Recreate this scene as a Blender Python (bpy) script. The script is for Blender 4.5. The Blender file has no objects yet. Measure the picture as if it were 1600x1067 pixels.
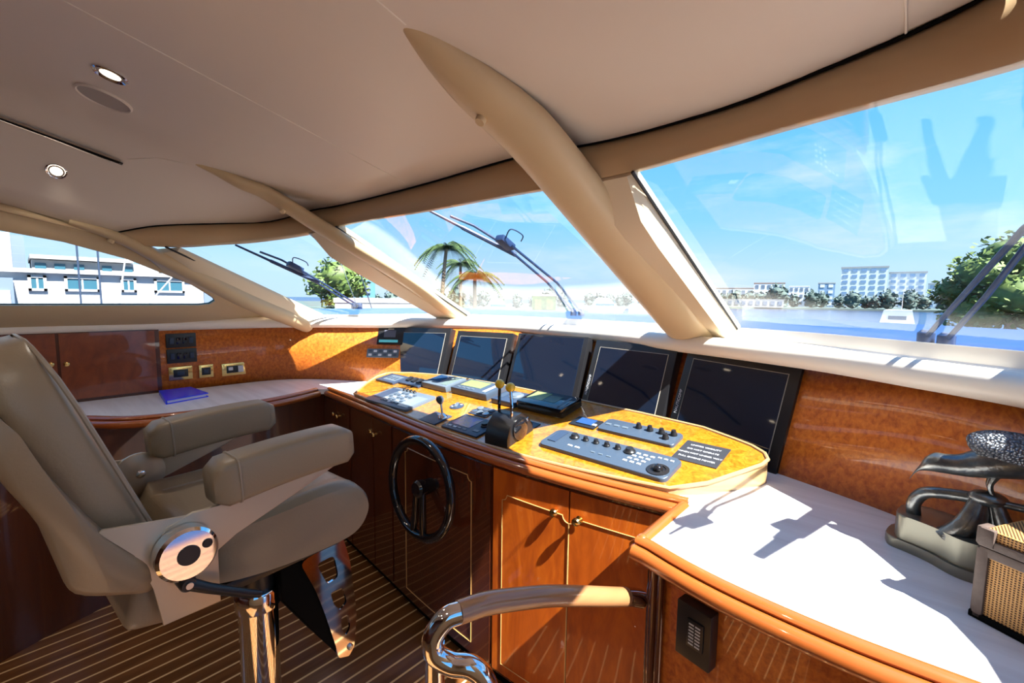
import bpy, bmesh, math, random
from mathutils import Vector as V, Matrix, noise
PI = math.pi
rnd = random.Random(7)
C = bpy.context.scene.collection
# ------------------------------------------------------------------ camera, sky, sun, exposure
CAMZ = 1.5
cd = bpy.data.cameras.new('camera'); cam = bpy.data.objects.new('camera', cd); C.objects.link(cam)
yaw = math.radians(42.4); pitch = math.atan((533.5-466)/700.); roll = math.radians(.72)
fw0 = V((-math.sin(yaw), math.cos(yaw), 0)); r0 = V((math.cos(yaw), math.sin(yaw), 0)); u0 = V((0, 0, 1))
fw = fw0*math.cos(pitch)-u0*math.sin(pitch); up = u0*math.cos(pitch)+fw0*math.sin(pitch)
rt = r0*math.cos(roll)+up*math.sin(roll); up = up*math.cos(roll)-r0*math.sin(roll)
cam.matrix_world = Matrix(((rt.x, up.x, -fw.x, 0), (rt.y, up.y, -fw.y, 0), (rt.z, up.z, -fw.z, CAMZ), (0, 0, 0, 1)))
cd.sensor_width = 36; cd.lens = 36*700/1600.; cd.clip_start = .02; cd.clip_end = 3000
bpy.context.scene.camera = cam
sc = bpy.context.scene
sc.view_settings.view_transform = 'Standard'; sc.view_settings.look = 'None'
sc.view_settings.gamma = 1; sc.view_settings.use_curve_mapping = False
sc.view_settings.exposure = 0.4
W = bpy.data.worlds.new('sky'); sc.world = W; W.use_nodes = True
nt = W.node_tree; nt.nodes.clear()
def N(nt, t, **k):
    n = nt.nodes.new(t)
    for a, b in k.items():
        if a in n.inputs: n.inputs[a].default_value = b
        else: setattr(n, a, b)
    return n
def ramp(nt, stops, fac=None):
    r = nt.nodes.new('ShaderNodeValToRGB'); e = r.color_ramp.elements
    while len(e) > 1: e.remove(e[-1])
    e[0].position = stops[0][0]; e[0].color = (*stops[0][1], 1)
    for p, c in stops[1:]:
        x = e.new(p); x.color = (*c, 1)
    if fac is not None: nt.links.new(fac, r.inputs[0])
    return r
tc = N(nt, 'ShaderNodeTexCoord'); sx = N(nt, 'ShaderNodeSeparateXYZ'); nt.links.new(tc.outputs['Generated'], sx.inputs[0])
sky = ramp(nt, [(0, (.55, .76, .98)), (.06, (.52, .76, 1.0)), (.16, (.26, .64, 1.0)), (.35, (.12, .50, 1.0)), (1, (.10, .34, .85))], sx.outputs[2])
cn = N(nt, 'ShaderNodeTexNoise', Scale=3.0, Detail=6.0, Roughness=.6)
mp = N(nt, 'ShaderNodeMapping'); mp.inputs['Scale'].default_value = (1, 1, 4); nt.links.new(tc.outputs['Generated'], mp.inputs[0]); nt.links.new(mp.outputs[0], cn.inputs[0])
cr = ramp(nt, [(.5, (0, 0, 0)), (.85, (.6, .6, .6))], cn.outputs[0])
mx = N(nt, 'ShaderNodeMixRGB'); nt.links.new(cr.outputs[0], mx.inputs[0]); nt.links.new(sky.outputs[0], mx.inputs[1]); mx.inputs[2].default_value = (.93, .96, 1, 1)
bg = N(nt, 'ShaderNodeBackground', Strength=.95); nt.links.new(mx.outputs[0], bg.inputs[0])
wo = N(nt, 'ShaderNodeOutputWorld'); nt.links.new(bg.outputs[0], wo.inputs[0])
sd = bpy.data.lights.new('sun', 'SUN'); sd.energy = 18.0; sd.angle = math.radians(.53); sd.color = (1, .96, .88)
sun = bpy.data.objects.new('sun', sd); C.objects.link(sun)
sun.rotation_euler = V((-1, .11, -1.336)).to_track_quat('-Z', 'Y').to_euler()
DOWNLIGHT_W = 8.0
# ------------------------------------------------------------------ mesh helpers
I4 = Matrix.Identity(4)
def T(x, y, z): return Matrix.Translation((x, y, z))
def RX(a): return Matrix.Rotation(a, 4, 'X')
def RY(a): return Matrix.Rotation(a, 4, 'Y')
def RZ(a): return Matrix.Rotation(a, 4, 'Z')
def FR(o, x, y):                                # frame with given x axis and approximate y axis
    x = V(x).normalized(); z = x.cross(V(y)).normalized(); y = z.cross(x)
    return Matrix(((x.x, y.x, z.x, o[0]), (x.y, y.y, z.y, o[1]), (x.z, y.z, z.z, o[2]), (0, 0, 0, 1)))
def cr_spline(pts, n=6):                        # smooth curve through points
    P = [V(p) for p in pts]; out = []
    for i in range(len(P)-1):
        p0 = P[max(i-1, 0)]; p1 = P[i]; p2 = P[i+1]; p3 = P[min(i+2, len(P)-1)]
        for k in range(n):
            t = k/n
            out.append(.5*((2*p1)+(p2-p0)*t+(2*p0-5*p1+4*p2-p3)*t*t+(3*p1-p0-3*p2+p3)*t**3))
    out.append(P[-1]); return out
class MB:
    def __init__(s): s.bm = bmesh.new()
    def add(s, vs, fs, M=I4):
        v = [s.bm.verts.new(M @ V(p)) for p in vs]
        for f in fs:
            try: s.bm.faces.new([v[i] for i in f])
            except ValueError: pass
        return v
    def box(s, size, M=I4, bev=0, seg=2):
        b = bmesh.new(); bmesh.ops.create_cube(b, size=1)
        for v in b.verts: v.co = V((v.co.x*size[0], v.co.y*size[1], v.co.z*size[2]))
        if bev: bmesh.ops.bevel(b, geom=b.edges[:], offset=bev, segments=seg, profile=.6, affect='EDGES')
        s.merge(b, M); return s
    def merge(s, b, M=I4):
        b.verts.index_update(); b.verts.ensure_lookup_table()
        s.add([v.co.copy() for v in b.verts], [[v.index for v in f.verts] for f in b.faces], M); b.free()
    def prism(s, poly, h, M=I4, bev=0):
        b = bmesh.new(); n = len(poly)
        lo = [b.verts.new((p[0], p[1], 0)) for p in poly]; hi = [b.verts.new((p[0], p[1], h)) for p in poly]
        b.faces.new(lo[::-1]); top = b.faces.new(hi)
        for i in range(n): b.faces.new((lo[i], lo[(i+1) % n], hi[(i+1) % n], hi[i]))
        if bev: bmesh.ops.bevel(b, geom=list(top.edges), offset=bev, segments=3, profile=.5, affect='EDGES')
        s.merge(b, M); return s
    def loft(s, rings, closed=True, caps=True, M=I4):
        vs = [p for r in rings for p in r]; n = len(rings[0]); fs = []
        for i in range(len(rings)-1):
            for j in range(n if closed else n-1):
                fs.append((i*n+j, i*n+(j+1) % n, (i+1)*n+(j+1) % n, (i+1)*n+j))
        if caps and closed:
            fs.append(list(range(n))[::-1]); fs.append([len(vs)-n+j for j in range(n)])
        s.add(vs, fs, M); return s
    def tube(s, pts, r, n=10, closed=False, caps=True, M=I4, flat=1.0, upv=None):
        P = [V(p) for p in pts]; m = len(P); R = r if isinstance(r, (list, tuple)) else [r]*m
        rings = []; ref = V(upv) if upv else None
        for i in range(m):
            a = P[(i-1) % m] if (closed or i) else P[0]; b = P[(i+1) % m] if (closed or i < m-1) else P[-1]
            t = (b-a).normalized()
            if ref is None: ref = V((0, 0, 1)) if abs(t.z) < .9 else V((1, 0, 0))
            u = (ref-t*ref.dot(t)).normalized()
            if not upv: ref = u
            w = t.cross(u)
            rings.append([P[i]+w*(R[i]*math.cos(2*PI*k/n))+u*(R[i]*flat*math.sin(2*PI*k/n)) for k in range(n)])
        if closed: rings.append(rings[0])
        s.loft(rings, True, caps and not closed, M); return s
    def lathe(s, prof, M=I4, n=24):
        s.loft([[V((r*math.cos(2*PI*k/n), r*math.sin(2*PI*k/n), z)) for k in range(n)] for r, z in prof], True, True, M); return s
    def sphere(s, r, M=I4, n=14, sub=None):
        b = bmesh.new(); bmesh.ops.create_uvsphere(b, u_segments=n, v_segments=max(6, n*2//3), radius=r); s.merge(b, M); return s
    def strip(s, rows): s.loft(rows, False, False); return s
    def build(s, name, mat, parent=None, sharp=38, solid=0, label=None, sub=0):
        me = bpy.data.meshes.new(name)
        bmesh.ops.remove_doubles(s.bm, verts=s.bm.verts[:], dist=1e-6)
        bmesh.ops.recalc_face_normals(s.bm, faces=s.bm.faces[:])
        s.bm.to_mesh(me); s.bm.free(); me.materials.append(mat)
        for p in me.polygons: p.use_smooth = True
        me.set_sharp_from_angle(angle=math.radians(sharp))
        o = bpy.data.objects.new(name, me); C.objects.link(o)
        if parent is not None: put(o, parent)
        if solid:
            m = o.modifiers.new('thickness', 'SOLIDIFY'); m.thickness = abs(solid); m.offset = 1 if solid > 0 else -1
        if sub:
            m = o.modifiers.new('round', 'SUBSURF'); m.levels = sub; m.render_levels = sub
        if label: o['label'] = label
        return o
def world_of(o):
    m = o.matrix_basis.copy()
    return (world_of(o.parent) @ o.matrix_parent_inverse @ m) if o.parent else m
def put(o, parent):                             # parent while keeping the mesh where it was built
    o.parent = parent
    if parent.get('built_local'): o['built_local'] = True; return
    o.matrix_parent_inverse = world_of(parent).inverted()
def tag(o, label, cat, group=None):
    o['label'] = label; o['category'] = cat
    if group: o['group'] = group
    return o
def thing(name, label, cat, loc=(0, 0, 0), rot=0, group=None, local=False):
    o = bpy.data.objects.new(name, None); C.objects.link(o); o.location = loc; o.rotation_euler = (0, 0, rot)
    o.empty_display_size = .05
    if local: o['built_local'] = True
    return tag(o, label, cat, group)
def struct(o): o['kind'] = 'structure'; return o
def stuff(o): o['kind'] = 'stuff'; return o
def text(s, size, M, mat, parent, name='lettering', space=1.0, align='CENTER', line=1.0):
    cu = bpy.data.curves.new(name, 'FONT'); cu.body = s; cu.size = size; cu.align_x = align; cu.align_y = 'CENTER'
    cu.extrude = .0004; cu.space_character = space; cu.space_line = line; cu.resolution_u = 2
    to = bpy.data.objects.new('tmp', cu); C.objects.link(to)
    dg = bpy.context.evaluated_depsgraph_get(); me = bpy.data.meshes.new_from_object(to.evaluated_get(dg))
    bpy.data.objects.remove(to)
    me.transform(M); me.materials.clear(); me.materials.append(mat)
    o = bpy.data.objects.new(name, me); C.objects.link(o); put(o, parent); return o
# ------------------------------------------------------------------ materials
def mat(name, col, rough=.5, metal=0, coat=0, coatr=.03, spec=.5, bump=None, emit=None):
    m = bpy.data.materials.new(name); m.use_nodes = True; t = m.node_tree; b = t.nodes['Principled BSDF']
    b.inputs['Base Color'].default_value = (*col, 1); b.inputs['Roughness'].default_value = rough
    b.inputs['Metallic'].default_value = metal; b.inputs['Coat Weight'].default_value = coat; b.inputs['Coat Roughness'].default_value = coatr
    b.inputs['Specular IOR Level'].default_value = spec
    if bump:
        c = N(t, 'ShaderNodeTexCoord'); n = N(t, 'ShaderNodeTexNoise', Scale=bump[0], Detail=4.0); u = N(t, 'ShaderNodeBump', Strength=bump[1], Distance=.01)
        t.links.new(c.outputs['Object'], n.inputs[0]); t.links.new(n.outputs[0], u.inputs['Height']); t.links.new(u.outputs[0], b.inputs['Normal'])
    if emit:
        b.inputs['Emission Color'].default_value = (*emit[0], 1); b.inputs['Emission Strength'].default_value = emit[1]
    return m
def noisy(name, cols, scale=(8, 8, 8), det=6, dist=.0, rough=.4, coat=0, metal=0, tex='noise', bump=0, nscale=1.0, spec=.5, cr=.03):
    m = mat(name, cols[0][1], rough, metal, coat, coatr=cr, spec=spec); t = m.node_tree; b = t.nodes['Principled BSDF']
    c = N(t, 'ShaderNodeTexCoord'); mp = N(t, 'ShaderNodeMapping'); mp.inputs['Scale'].default_value = scale
    t.links.new(c.outputs['Object'], mp.inputs[0])
    if tex == 'noise':
        n = N(t, 'ShaderNodeTexNoise', Scale=nscale, Detail=float(det), Roughness=.6, Distortion=dist); out = n.outputs[0]
    elif tex == 'wave':
        n = N(t, 'ShaderNodeTexWave', Scale=nscale, Distortion=dist, Detail=float(det)); out = n.outputs['Fac']
    elif tex == 'voronoi':
        n = N(t, 'ShaderNodeTexVoronoi', Scale=nscale); out = n.outputs['Distance']
    t.links.new(mp.outputs[0], n.inputs[0])
    r = ramp(t, cols, out); t.links.new(r.outputs[0], b.inputs['Base Color'])
    if bump:
        u = N(t, 'ShaderNodeBump', Strength=bump, Distance=.01); t.links.new(out, u.inputs['Height']); t.links.new(u.outputs[0], b.inputs['Normal'])
    return m
M_ceil = noisy('headliner', [(0, (.73, .655, .57)), (1, (.78, .705, .615))], (2, 2, 2), rough=.42, nscale=1, spec=.35)
M_cream = mat('cream_vinyl', (.64, .49, .29), .42, spec=.4, bump=(120, .03))
M_seam = mat('pale_seam', (.80, .74, .64), .5)
M_header = noisy('header_tan', [(0, (.60, .42, .23)), (1, (.65, .46, .27))], (1, 1, 30), rough=.5)
M_white = mat('white_gelcoat', (.86, .82, .76), .25)
M_roll = mat('sill_vinyl', (.85, .78, .68), .35)
M_cherry = noisy('cherry_shaded', [(0, (.050, .011, .004)), (.5, (.085, .018, .006)), (1, (.13, .032, .009))], (14, 14, 1.3), det=8, dist=1.5, rough=.25, coat=.8)  # dark copy of the cherry, shade put into its colour
M_cherry_lit = noisy('cherry_sunlit', [(.2, (.26, .042, .004)), (.5, (.44, .085, .006)), (.8, (.66, .16, .010))], (9, 9, 2.2), det=8, dist=2.2, rough=.4, spec=.3, coat=.3)  # bright copy of the same cherry, sunlight put into its colour
M_panel = noisy('cherry_panel_lit', [(.3, (.36, .075, .010)), (.5, (.55, .14, .018)), (.72, (.70, .21, .028))], (70, 70, 60), det=6, dist=.4, rough=.35, spec=.3, coat=.6)  # lighter cherry copy for the lit panels, light put into its colour
M_cup = noisy('cherry_cupboard', [(.3, (.17, .032, .008)), (.55, (.24, .050, .011)), (.8, (.31, .075, .016))], (18, 18, 12), det=8, dist=.8, rough=.3, coat=.8)
M_mould = noisy('cherry_moulding', [(0, (.30, .070, .014)), (1, (.44, .115, .022))], (5, 5, 20), det=5, rough=.3, coat=.8)
M_burl = noisy('burl_veneer', [(.25, (.22, .055, .003)), (.45, (.38, .13, .007)), (.6, (.45, .18, .013)), (.8, (.47, .215, .022))], (34, 34, 34), det=9, dist=1.6, rough=.25, coat=.9)
M_maple = mat('maple_edge', (.42, .27, .12), .35, coat=.4)
M_inlay = mat('inlay_line', (.62, .36, .12), .3, coat=.5)
M_counter = noisy('counter_laminate', [(.35, (.70, .67, .66)), (.6, (.82, .80, .79))], (1.2, 16, 4), det=4, dist=.4, rough=.35)
M_leather = mat('beige_leather', (.27, .205, .135), .40, spec=.45, bump=(160, .06))
M_leather2 = mat('beige_piping', (.30, .24, .18), .4)
M_plate = mat('champagne_metal', (.55, .47, .36), .36, metal=.45)
M_chrome = mat('chrome', (.80, .80, .82), .06, metal=1)
M_steel = mat('brushed_steel', (.55, .54, .52), .3, metal=1)
M_black = mat('black_plastic', (.012, .012, .014), .35)
M_gblack = mat('gloss_black', (.008, .008, .010), .08, coat=.6)
M_screen = mat('screen_glass', (.007, .014, .032), .04, spec=.5, coat=.5)
M_bezel = mat('grey_line', (.32, .29, .24), .4)
M_brass = mat('brass', (.80, .55, .20), .18, metal=1)
M_grey = mat('grey_plastic', (.045, .066, .10), .4)
M_lgrey = mat('light_grey_plastic', (.10, .13, .165), .4)
M_bgrey = mat('blue_grey_plastic', (.028, .045, .082), .4)
M_blue = mat('blue_cover', (.02, .05, .95), .25)
M_paper = mat('paper', (.85, .85, .85), .6)
M_lcd = mat('lcd_green', (.20, .26, .10), .15)
M_letter = mat('white_ink', (.6, .62, .66), .4)
M_yellow = mat('yellow_knob', (.80, .52, .02), .2, coat=.5)
M_dark = mat('recess_black', (.004, .004, .004), .7, spec=.05)
M_seal = mat('black_rubber', (.010, .011, .014), .5)
M_bronze = noisy('bronze', [(.3, (.09, .10, .11)), (.7, (.27, .27, .25))], (30, 30, 30), det=5, rough=.28, metal=.85, bump=.25)
M_feather = noisy('bronze_feather', [(0, (.50, .53, .56)), (.5, (.12, .13, .15))], (210, 210, 210), rough=.35, metal=.7, tex='voronoi', bump=.6)
M_pewter = mat('pewter', (.22, .21, .165), .32, metal=.7)
M_railwood = noisy('rail_wood', [(0, (.30, .13, .05)), (1, (.44, .21, .09))], (4, 4, 30), det=4, rough=.3, coat=.6)
M_bulb = mat('lamp_glow', (1, .9, .75), .3, emit=((1, .80, .58), 5.0))
M_grille = mat('grille_grey', (.42, .38, .34), .6)
M_leafd = noisy('leaf_dark', [(.3, (.02, .045, .012)), (.7, (.07, .12, .03))], (1.5, 1.5, 1.5), rough=.6)
M_leafl = noisy('leaf_light', [(.3, (.045, .085, .018)), (.7, (.14, .20, .04))], (1.5, 1.5, 1.5), rough=.6)
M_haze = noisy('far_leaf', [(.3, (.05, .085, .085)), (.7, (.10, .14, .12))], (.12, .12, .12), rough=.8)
M_trunk = mat('bark', (.22, .16, .11), .8)
M_house = noisy('clapboard', [(0, (.42, .42, .43)), (1, (.48, .47, .46))], (1, 1, 30), rough=.7)
M_facade = mat('white_facade', (.34, .34, .34), .7)
M_hull = mat('white_hull', (.85, .85, .85), .3)
M_tower = mat('tower_facade', (.66, .68, .72), .7)
M_twin = mat('tower_glass', (.20, .30, .46), .4)
M_bfacade = mat('blue_grey_facade', (.12, .16, .23), .6)
M_win = mat('window_dark', (.03, .10, .14), .1)
M_cowl = mat('cowl_shade_blue', (.035, .085, .24), .4)  # blue of a shaded strip put into the cowl colour
M_wiper = mat('wiper_black', (.012, .03, .09), .45)
M_terra = mat('roof_tile', (.26, .15, .11), .8)
def m_floor():
    m = mat('teak_holly_floor', (.2, .08, .03), .22, coat=.6); t = m.node_tree; b = t.nodes['Principled BSDF']
    c = N(t, 'ShaderNodeTexCoord'); s = N(t, 'ShaderNodeSeparateXYZ'); t.links.new(c.outputs['Object'], s.inputs[0])
    def mth(op, a, bb=None):
        n = N(t, 'ShaderNodeMath', operation=op); t.links.new(a, n.inputs[0])
        if bb is not None: n.inputs[1].default_value = bb
        return n.outputs[0]
    f = mth('FRACT', mth('DIVIDE', s.outputs[0], .068)); g = mth('LESS_THAN', f, .13)
    n = N(t, 'ShaderNodeTexNoise', Scale=1.0, Detail=6.0); mp = N(t, 'ShaderNodeMapping'); mp.inputs['Scale'].default_value = (22, 2, 1)
    t.links.new(c.outputs['Object'], mp.inputs[0]); t.links.new(mp.outputs[0], n.inputs[0])
    r = ramp(t, [(.3, (.115, .042, .011)), (.7, (.22, .082, .024))], n.outputs[0])
    x = N(t, 'ShaderNodeMixRGB'); t.links.new(g, x.inputs[0]); t.links.new(r.outputs[0], x.inputs[1]); x.inputs[2].default_value = (.80, .50, .22, 1)
    t.links.new(x.outputs[0], b.inputs['Base Color']); return m
M_floor = m_floor()
def m_glass(name, tint):
    m = bpy.data.materials.new(name); m.use_nodes = True; t = m.node_tree; t.nodes.clear()
    ge = N(t, 'ShaderNodeNewGeometry'); ior = N(t, 'ShaderNodeMapRange'); t.links.new(ge.outputs['Backfacing'], ior.inputs[0]); ior.inputs[3].default_value = 1.45; ior.inputs[4].default_value = 1/1.45
    fr = N(t, 'ShaderNodeFresnel'); t.links.new(ior.outputs[0], fr.inputs['IOR']); tr = N(t, 'ShaderNodeBsdfTransparent'); tr.inputs[0].default_value = (*tint, 1)
    gl = N(t, 'ShaderNodeBsdfGlossy', Roughness=0.0); mxs = N(t, 'ShaderNodeMixShader'); o = N(t, 'ShaderNodeOutputMaterial')
    t.links.new(fr.outputs[0], mxs.inputs[0]); t.links.new(tr.outputs[0], mxs.inputs[1]); t.links.new(gl.outputs[0], mxs.inputs[2]); t.links.new(mxs.outputs[0], o.inputs[0]); return m
M_glass = m_glass('windshield_glass', (.93, .97, 1.0))
def m_water():
    m = mat('harbour_water', (.008, .026, .085), .22, spec=.5); t = m.node_tree; b = t.nodes['Principled BSDF']
    c = N(t, 'ShaderNodeTexCoord'); n = N(t, 'ShaderNodeTexNoise', Scale=.6, Detail=5.0); u = N(t, 'ShaderNodeBump', Strength=.6, Distance=.3)
    t.links.new(c.outputs['Object'], n.inputs[0]); t.links.new(n.outputs[0], u.inputs['Height']); t.links.new(u.outputs[0], b.inputs['Normal']); return m
M_water = m_water()
def m_wicker():
    m = mat('woven_cane', (.5, .25, .08), .55); t = m.node_tree; b = t.nodes['Principled BSDF']
    c = N(t, 'ShaderNodeTexCoord'); outs = []
    for ax in ('X', 'Z'):
        w = N(t, 'ShaderNodeTexWave', Scale=75.0, bands_direction=ax); t.links.new(c.outputs['Object'], w.inputs[0]); outs.append(w.outputs['Fac'])
    mu = N(t, 'ShaderNodeMath', operation='MULTIPLY'); t.links.new(outs[0], mu.inputs[0]); t.links.new(outs[1], mu.inputs[1])
    r = ramp(t, [(0, (.62, .33, .10)), (.28, (.56, .28, .08)), (.5, (.07, .03, .015))], mu.outputs[0]); t.links.new(r.outputs[0], b.inputs['Base Color'])
    u = N(t, 'ShaderNodeBump', Strength=.5, Distance=.003); t.links.new(mu.outputs[0], u.inputs['Height']); t.links.new(u.outputs[0], b.inputs['Normal']); return m
M_wicker = m_wicker()
# ------------------------------------------------------------------ plan curves of the pilothouse (x starboard, y forward)
YH = 1.13                                        # windshield header line
S_pts = [(-3.17, -2.6), (-3.17, -1), (-3.17, 0), (-3.165, .7), (-3.1, 1.1), (-2.93, 1.36), (-2.75, 1.56), (-2.55, 1.76), (-2.3, 1.89), (-1.8, 1.965), (-1.3, 1.925), (-.9, 1.835), (-.6, 1.755), (-.26, 1.63), (-.03, 1.485), (.165, 1.34), (.32, 1.14), (.41, .97)]
B_pts = [(-3.18, -2.6), (-3.18, -1), (-3.18, 0), (-3.18, .7), (-3.15, 1.1), (-2.98, 1.32), (-2.76, 1.46), (-2.53, 1.60), (-2.3, 1.70), (-1.8, 1.805), (-1.3, 1.83), (-.92, 1.79), (-.62, 1.735), (-.28, 1.625), (-.02, 1.53), (.17, 1.40), (.33, 1.16), (.43, .98)]
Tt_pts = [(-3.19, -2.6), (-3.19, -1), (-3.19, 0), (-3.19, .7), (-3.13, 1.12), (-2.96, 1.39), (-2.78, 1.60), (-2.56, 1.80), (-2.3, 1.91), (-1.8, 1.97), (-1.3, 1.96), (-.92, 1.92), (-.62, 1.875), (-.27, 1.76), (.0, 1.56), (.2, 1.40), (.35, 1.16), (.45, .98)]
G_pts = [(-3.10, 1.20), (-2.98, 1.38), (-2.86, 1.56), (-2.68, 1.79), (-2.45, 1.99), (-2.1, 2.11), (-1.6, 2.15), (-1.1, 2.11), (-.75, 2.02), (-.5, 1.88), (-.25, 1.715), (0, 1.55), (.2, 1.40), (.36, 1.2), (.45, 1.0), (.50, .75)]
G_z = [1.365, 1.37, 1.375, 1.38, 1.385, 1.385, 1.385, 1.385, 1.39, 1.395, 1.40, 1.40, 1.40, 1.40, 1.40, 1.40]
H_pts = [(-2.89, .33, 1.735), (-2.83, .45, 1.735), (-2.75, .60, 1.75), (-2.66, .82, 1.79), (-2.48, 1.04, 1.835), (-2.17, YH, 1.865), (-1.6, YH+.01, 1.855), (-1.1, YH, 1.848), (-.85, YH, 1.843), (-.728, 1.129, 1.842), (-.572, 1.113, 1.843), (-.427, 1.08, 1.842), (-.304, 1.038, 1.837), (-.161, .976, 1.827), (-.055, .945, 1.823), (.03, .93, 1.823), (.10, .905, 1.823), (.155, .80, 1.82), (.19, .65, 1.82), (.215, .45, 1.82), (.23, .2, 1.82)]
def zc(x, y):                                    # headliner surface
    z = 1.96-.25*(y-YH) if y > -.35 else 1.96-.25*(-.35-YH)+.02*(-.35-y)
    if x < -2.42: z -= 1.8*(-x-2.42)**2
    D = ((-1.0, 0), (-.85, .008), (-.776, .016), (-.616, .029), (-.448, .048), (-.308, .072), (-.197, .091), (-.11, .100), (-.04, .099), (.017, .089), (.09, .08), (.6, .08))
    for (a, da), (c, dc) in zip(D, D[1:]):
        if a <= x < c: z -= da+(dc-da)*(x-a)/(c-a)
    return z
E_pts = [(-2.885, .30), (-2.82, .48), (-2.745, .73), (-2.66, .95), (-2.5, 1.09), (-2.2, YH), (-1.6, YH+.01), (-1.1, YH), (-.9, YH), (-.776, 1.13), (-.616, 1.119), (-.448, 1.085), (-.308, 1.038), (-.155, .972), (-.045, .94), (.03, .928), (.09, .90), (.15, .79), (.185, .64), (.21, .44), (.225, .2)]
S3 = cr_spline([(*p, 1.318) for p in S_pts]); B3 = cr_spline([(*p, .93) for p in B_pts]); T3 = cr_spline([(*p, 1.315) for p in Tt_pts])
G3 = cr_spline([(*p, z) for p, z in zip(G_pts, G_z)]); H3 = cr_spline(H_pts); E3 = cr_spline([(*p, zc(*p)) for p in E_pts])
# ------------------------------------------------------------------ setting: floor, walls, ceiling
b = MB(); b.box((4.6, 5.0, .05), T(-1.35, -.9, -.025)); struct(b.build('floor', M_floor))
b = MB()                                         # headliner: fan of strips ending on the header line
rows = []
ext = [V((-2.89, y, zc(-2.89, y))) for y in (-2.6, -1.6, -.9, -.35, 0, .2)]
edge = ext + E3 + [V((.45, y, zc(.45, y))) for y in (.2, -.35, -.9, -1.6, -2.6)]
nx = 52
xs = [-2.89+i*(.225+2.89)/nx for i in range(nx+1)]
def edge_y(x):
    best = YH
    for a, c in zip(E3, E3[1:]):
        if min(a.x, c.x) <= x <= max(a.x, c.x) and abs(c.x-a.x) > 1e-6: return a.y+(c.y-a.y)*(x-a.x)/(c.x-a.x)
    return .3 if x < -2 else .5
rows = []
for x in xs:
    ye = edge_y(x); ys = [-2.6, -2, -1.4, -.9, -.5, -.35, -.2] + [-.2+(ye+.2)*k/10 for k in range(1, 11)]
    rows.append([V((x, y, zc(x, y))) for y in ys])
b.strip(rows); ceil = struct(b.build('ceiling', M_ceil, solid=-.04))
if ceil.data.polygons[0].normal.z > 0: ceil.data.flip_normals()
for m in ceil.modifiers: m.offset = -1
b = MB(); b.strip([E3, H3]); hd = struct(b.build('trim_1', M_header, solid=.03))
b = MB(); b.tube([p+V((0, -.003, -.001)) for p in E3], .0035, 6); struct(b.build('gap_shade', M_dark))  # dark tube painted in as the shading line along the ceiling edge
def seam(pts, name='trim_3'):
    b = MB(); b.tube([V((x, y, zc(x, y)-.0002)) for x, y in pts], .002, 6); return struct(b.build(name, M_seam))
seam([(-1.61, y) for y in (-1.5, -.35, -.1, .2, .5, .8, 1.1)]); seam([(-.87, y) for y in (-1.5, -.35, .0, .3, .6)], 'trim_4')
seam([(-2.62, .35), (-2.55, .45), (-2.51, .56)], 'trim_5'); seam([(-.05, y) for y in (-.6, -.35, 0, .4, .8, 1.06)], 'trim_6')
# wall panel below the sill (wood fascia)
b = MB(); b.strip([B3, [(p+q)/2 for p, q in zip(B3, T3)], T3]); fas = struct(b.build('wall_front', M_panel, solid=.02))
b = MB(); b.strip([[V((-3.19, y, z)) for y in (-2.6, 1.0)] for z in (0, .93)]); struct(b.build('wall_port', M_cherry, solid=.03))
# sill roll, sill shelf, lip
roll = [p+V((0, 0, .012)) for p in S3]
b = MB()
def outward(c, i):
    a = c[max(i-1, 0)]; d = c[min(i+1, len(c)-1)]; t = (d-a).normalized(); return V((-t.y, t.x, 0))
rc = [p+outward(S3, i)*.036+V((0, 0, .006)) for i, p in enumerate(S3)]
b.tube(rc, .037, 14, upv=(0, 0, 1)); struct(b.build('trim_7', M_roll))
sh = [p+outward(S3, i)*.05+V((0, 0, .032)) for i, p in enumerate(S3)]
n0 = next(i for i, p in enumerate(S3) if p.y > .9 and p.x < -2.9); 
def resample(c, n):
    L = [0]
    for a, d in zip(c, c[1:]): L.append(L[-1]+(d-a).length)
    out = []
    for k in range(n):
        s = L[-1]*k/(n-1); j = 0
        while j < len(L)-2 and L[j+1] < s: j += 1
        t = (s-L[j])/max(L[j+1]-L[j], 1e-9); out.append(c[j].lerp(c[j+1], t))
    return out
shr = resample(sh[n0:], 60); Gr = resample(G3, 60)
gin = [g.lerp(s, .12) + V((0, 0, -.03)) for g, s in zip(Gr, shr)]
b = MB(); b.strip([shr, [s.lerp(g, .5) for s, g in zip(shr, gin)], gin, [g+V((0, 0, .002)) for g in Gr], [g+V((0, .03, -.03)) for g in Gr]])
struct(b.build('trim_8', M_white, solid=.012))
# glass
def at_x(c, x):
    for a, d in zip(c, c[1:]):
        if a.x <= x <= d.x: return a.lerp(d, (x-a.x)/max(d.x-a.x, 1e-9))
    return (c[0] if x < c[0].x else c[-1]).copy()
def between(c, x0, x1, n):
    return resample([at_x(c, x0)]+[p for p in c if x0 < p.x < x1]+[at_x(c, x1)], n)
def pane(name, g0, g1, h0, h1, n=24):
    g = between(G3, g0, g1, n); h = between(H3, h0, h1, n)
    b = MB(); b.strip([[p.lerp(q, k/8) for p, q in zip(g, h)] for k in range(9)])
    o = struct(b.build(name, M_glass))
    s = MB(); s.tube([g[0].lerp(h[0], k/8)+V((.006, -.003, -.006)) for k in range(9)], .005, 6); s.build('seal', M_seal, o)
    return o
w1 = pane('window_1', -.54, .50, -.60, .23); w2 = pane('window_2', -2.30, -.86, -2.26, -.98); w3 = pane('window_3', -3.02, -2.50, -2.80, -2.52)
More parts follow.
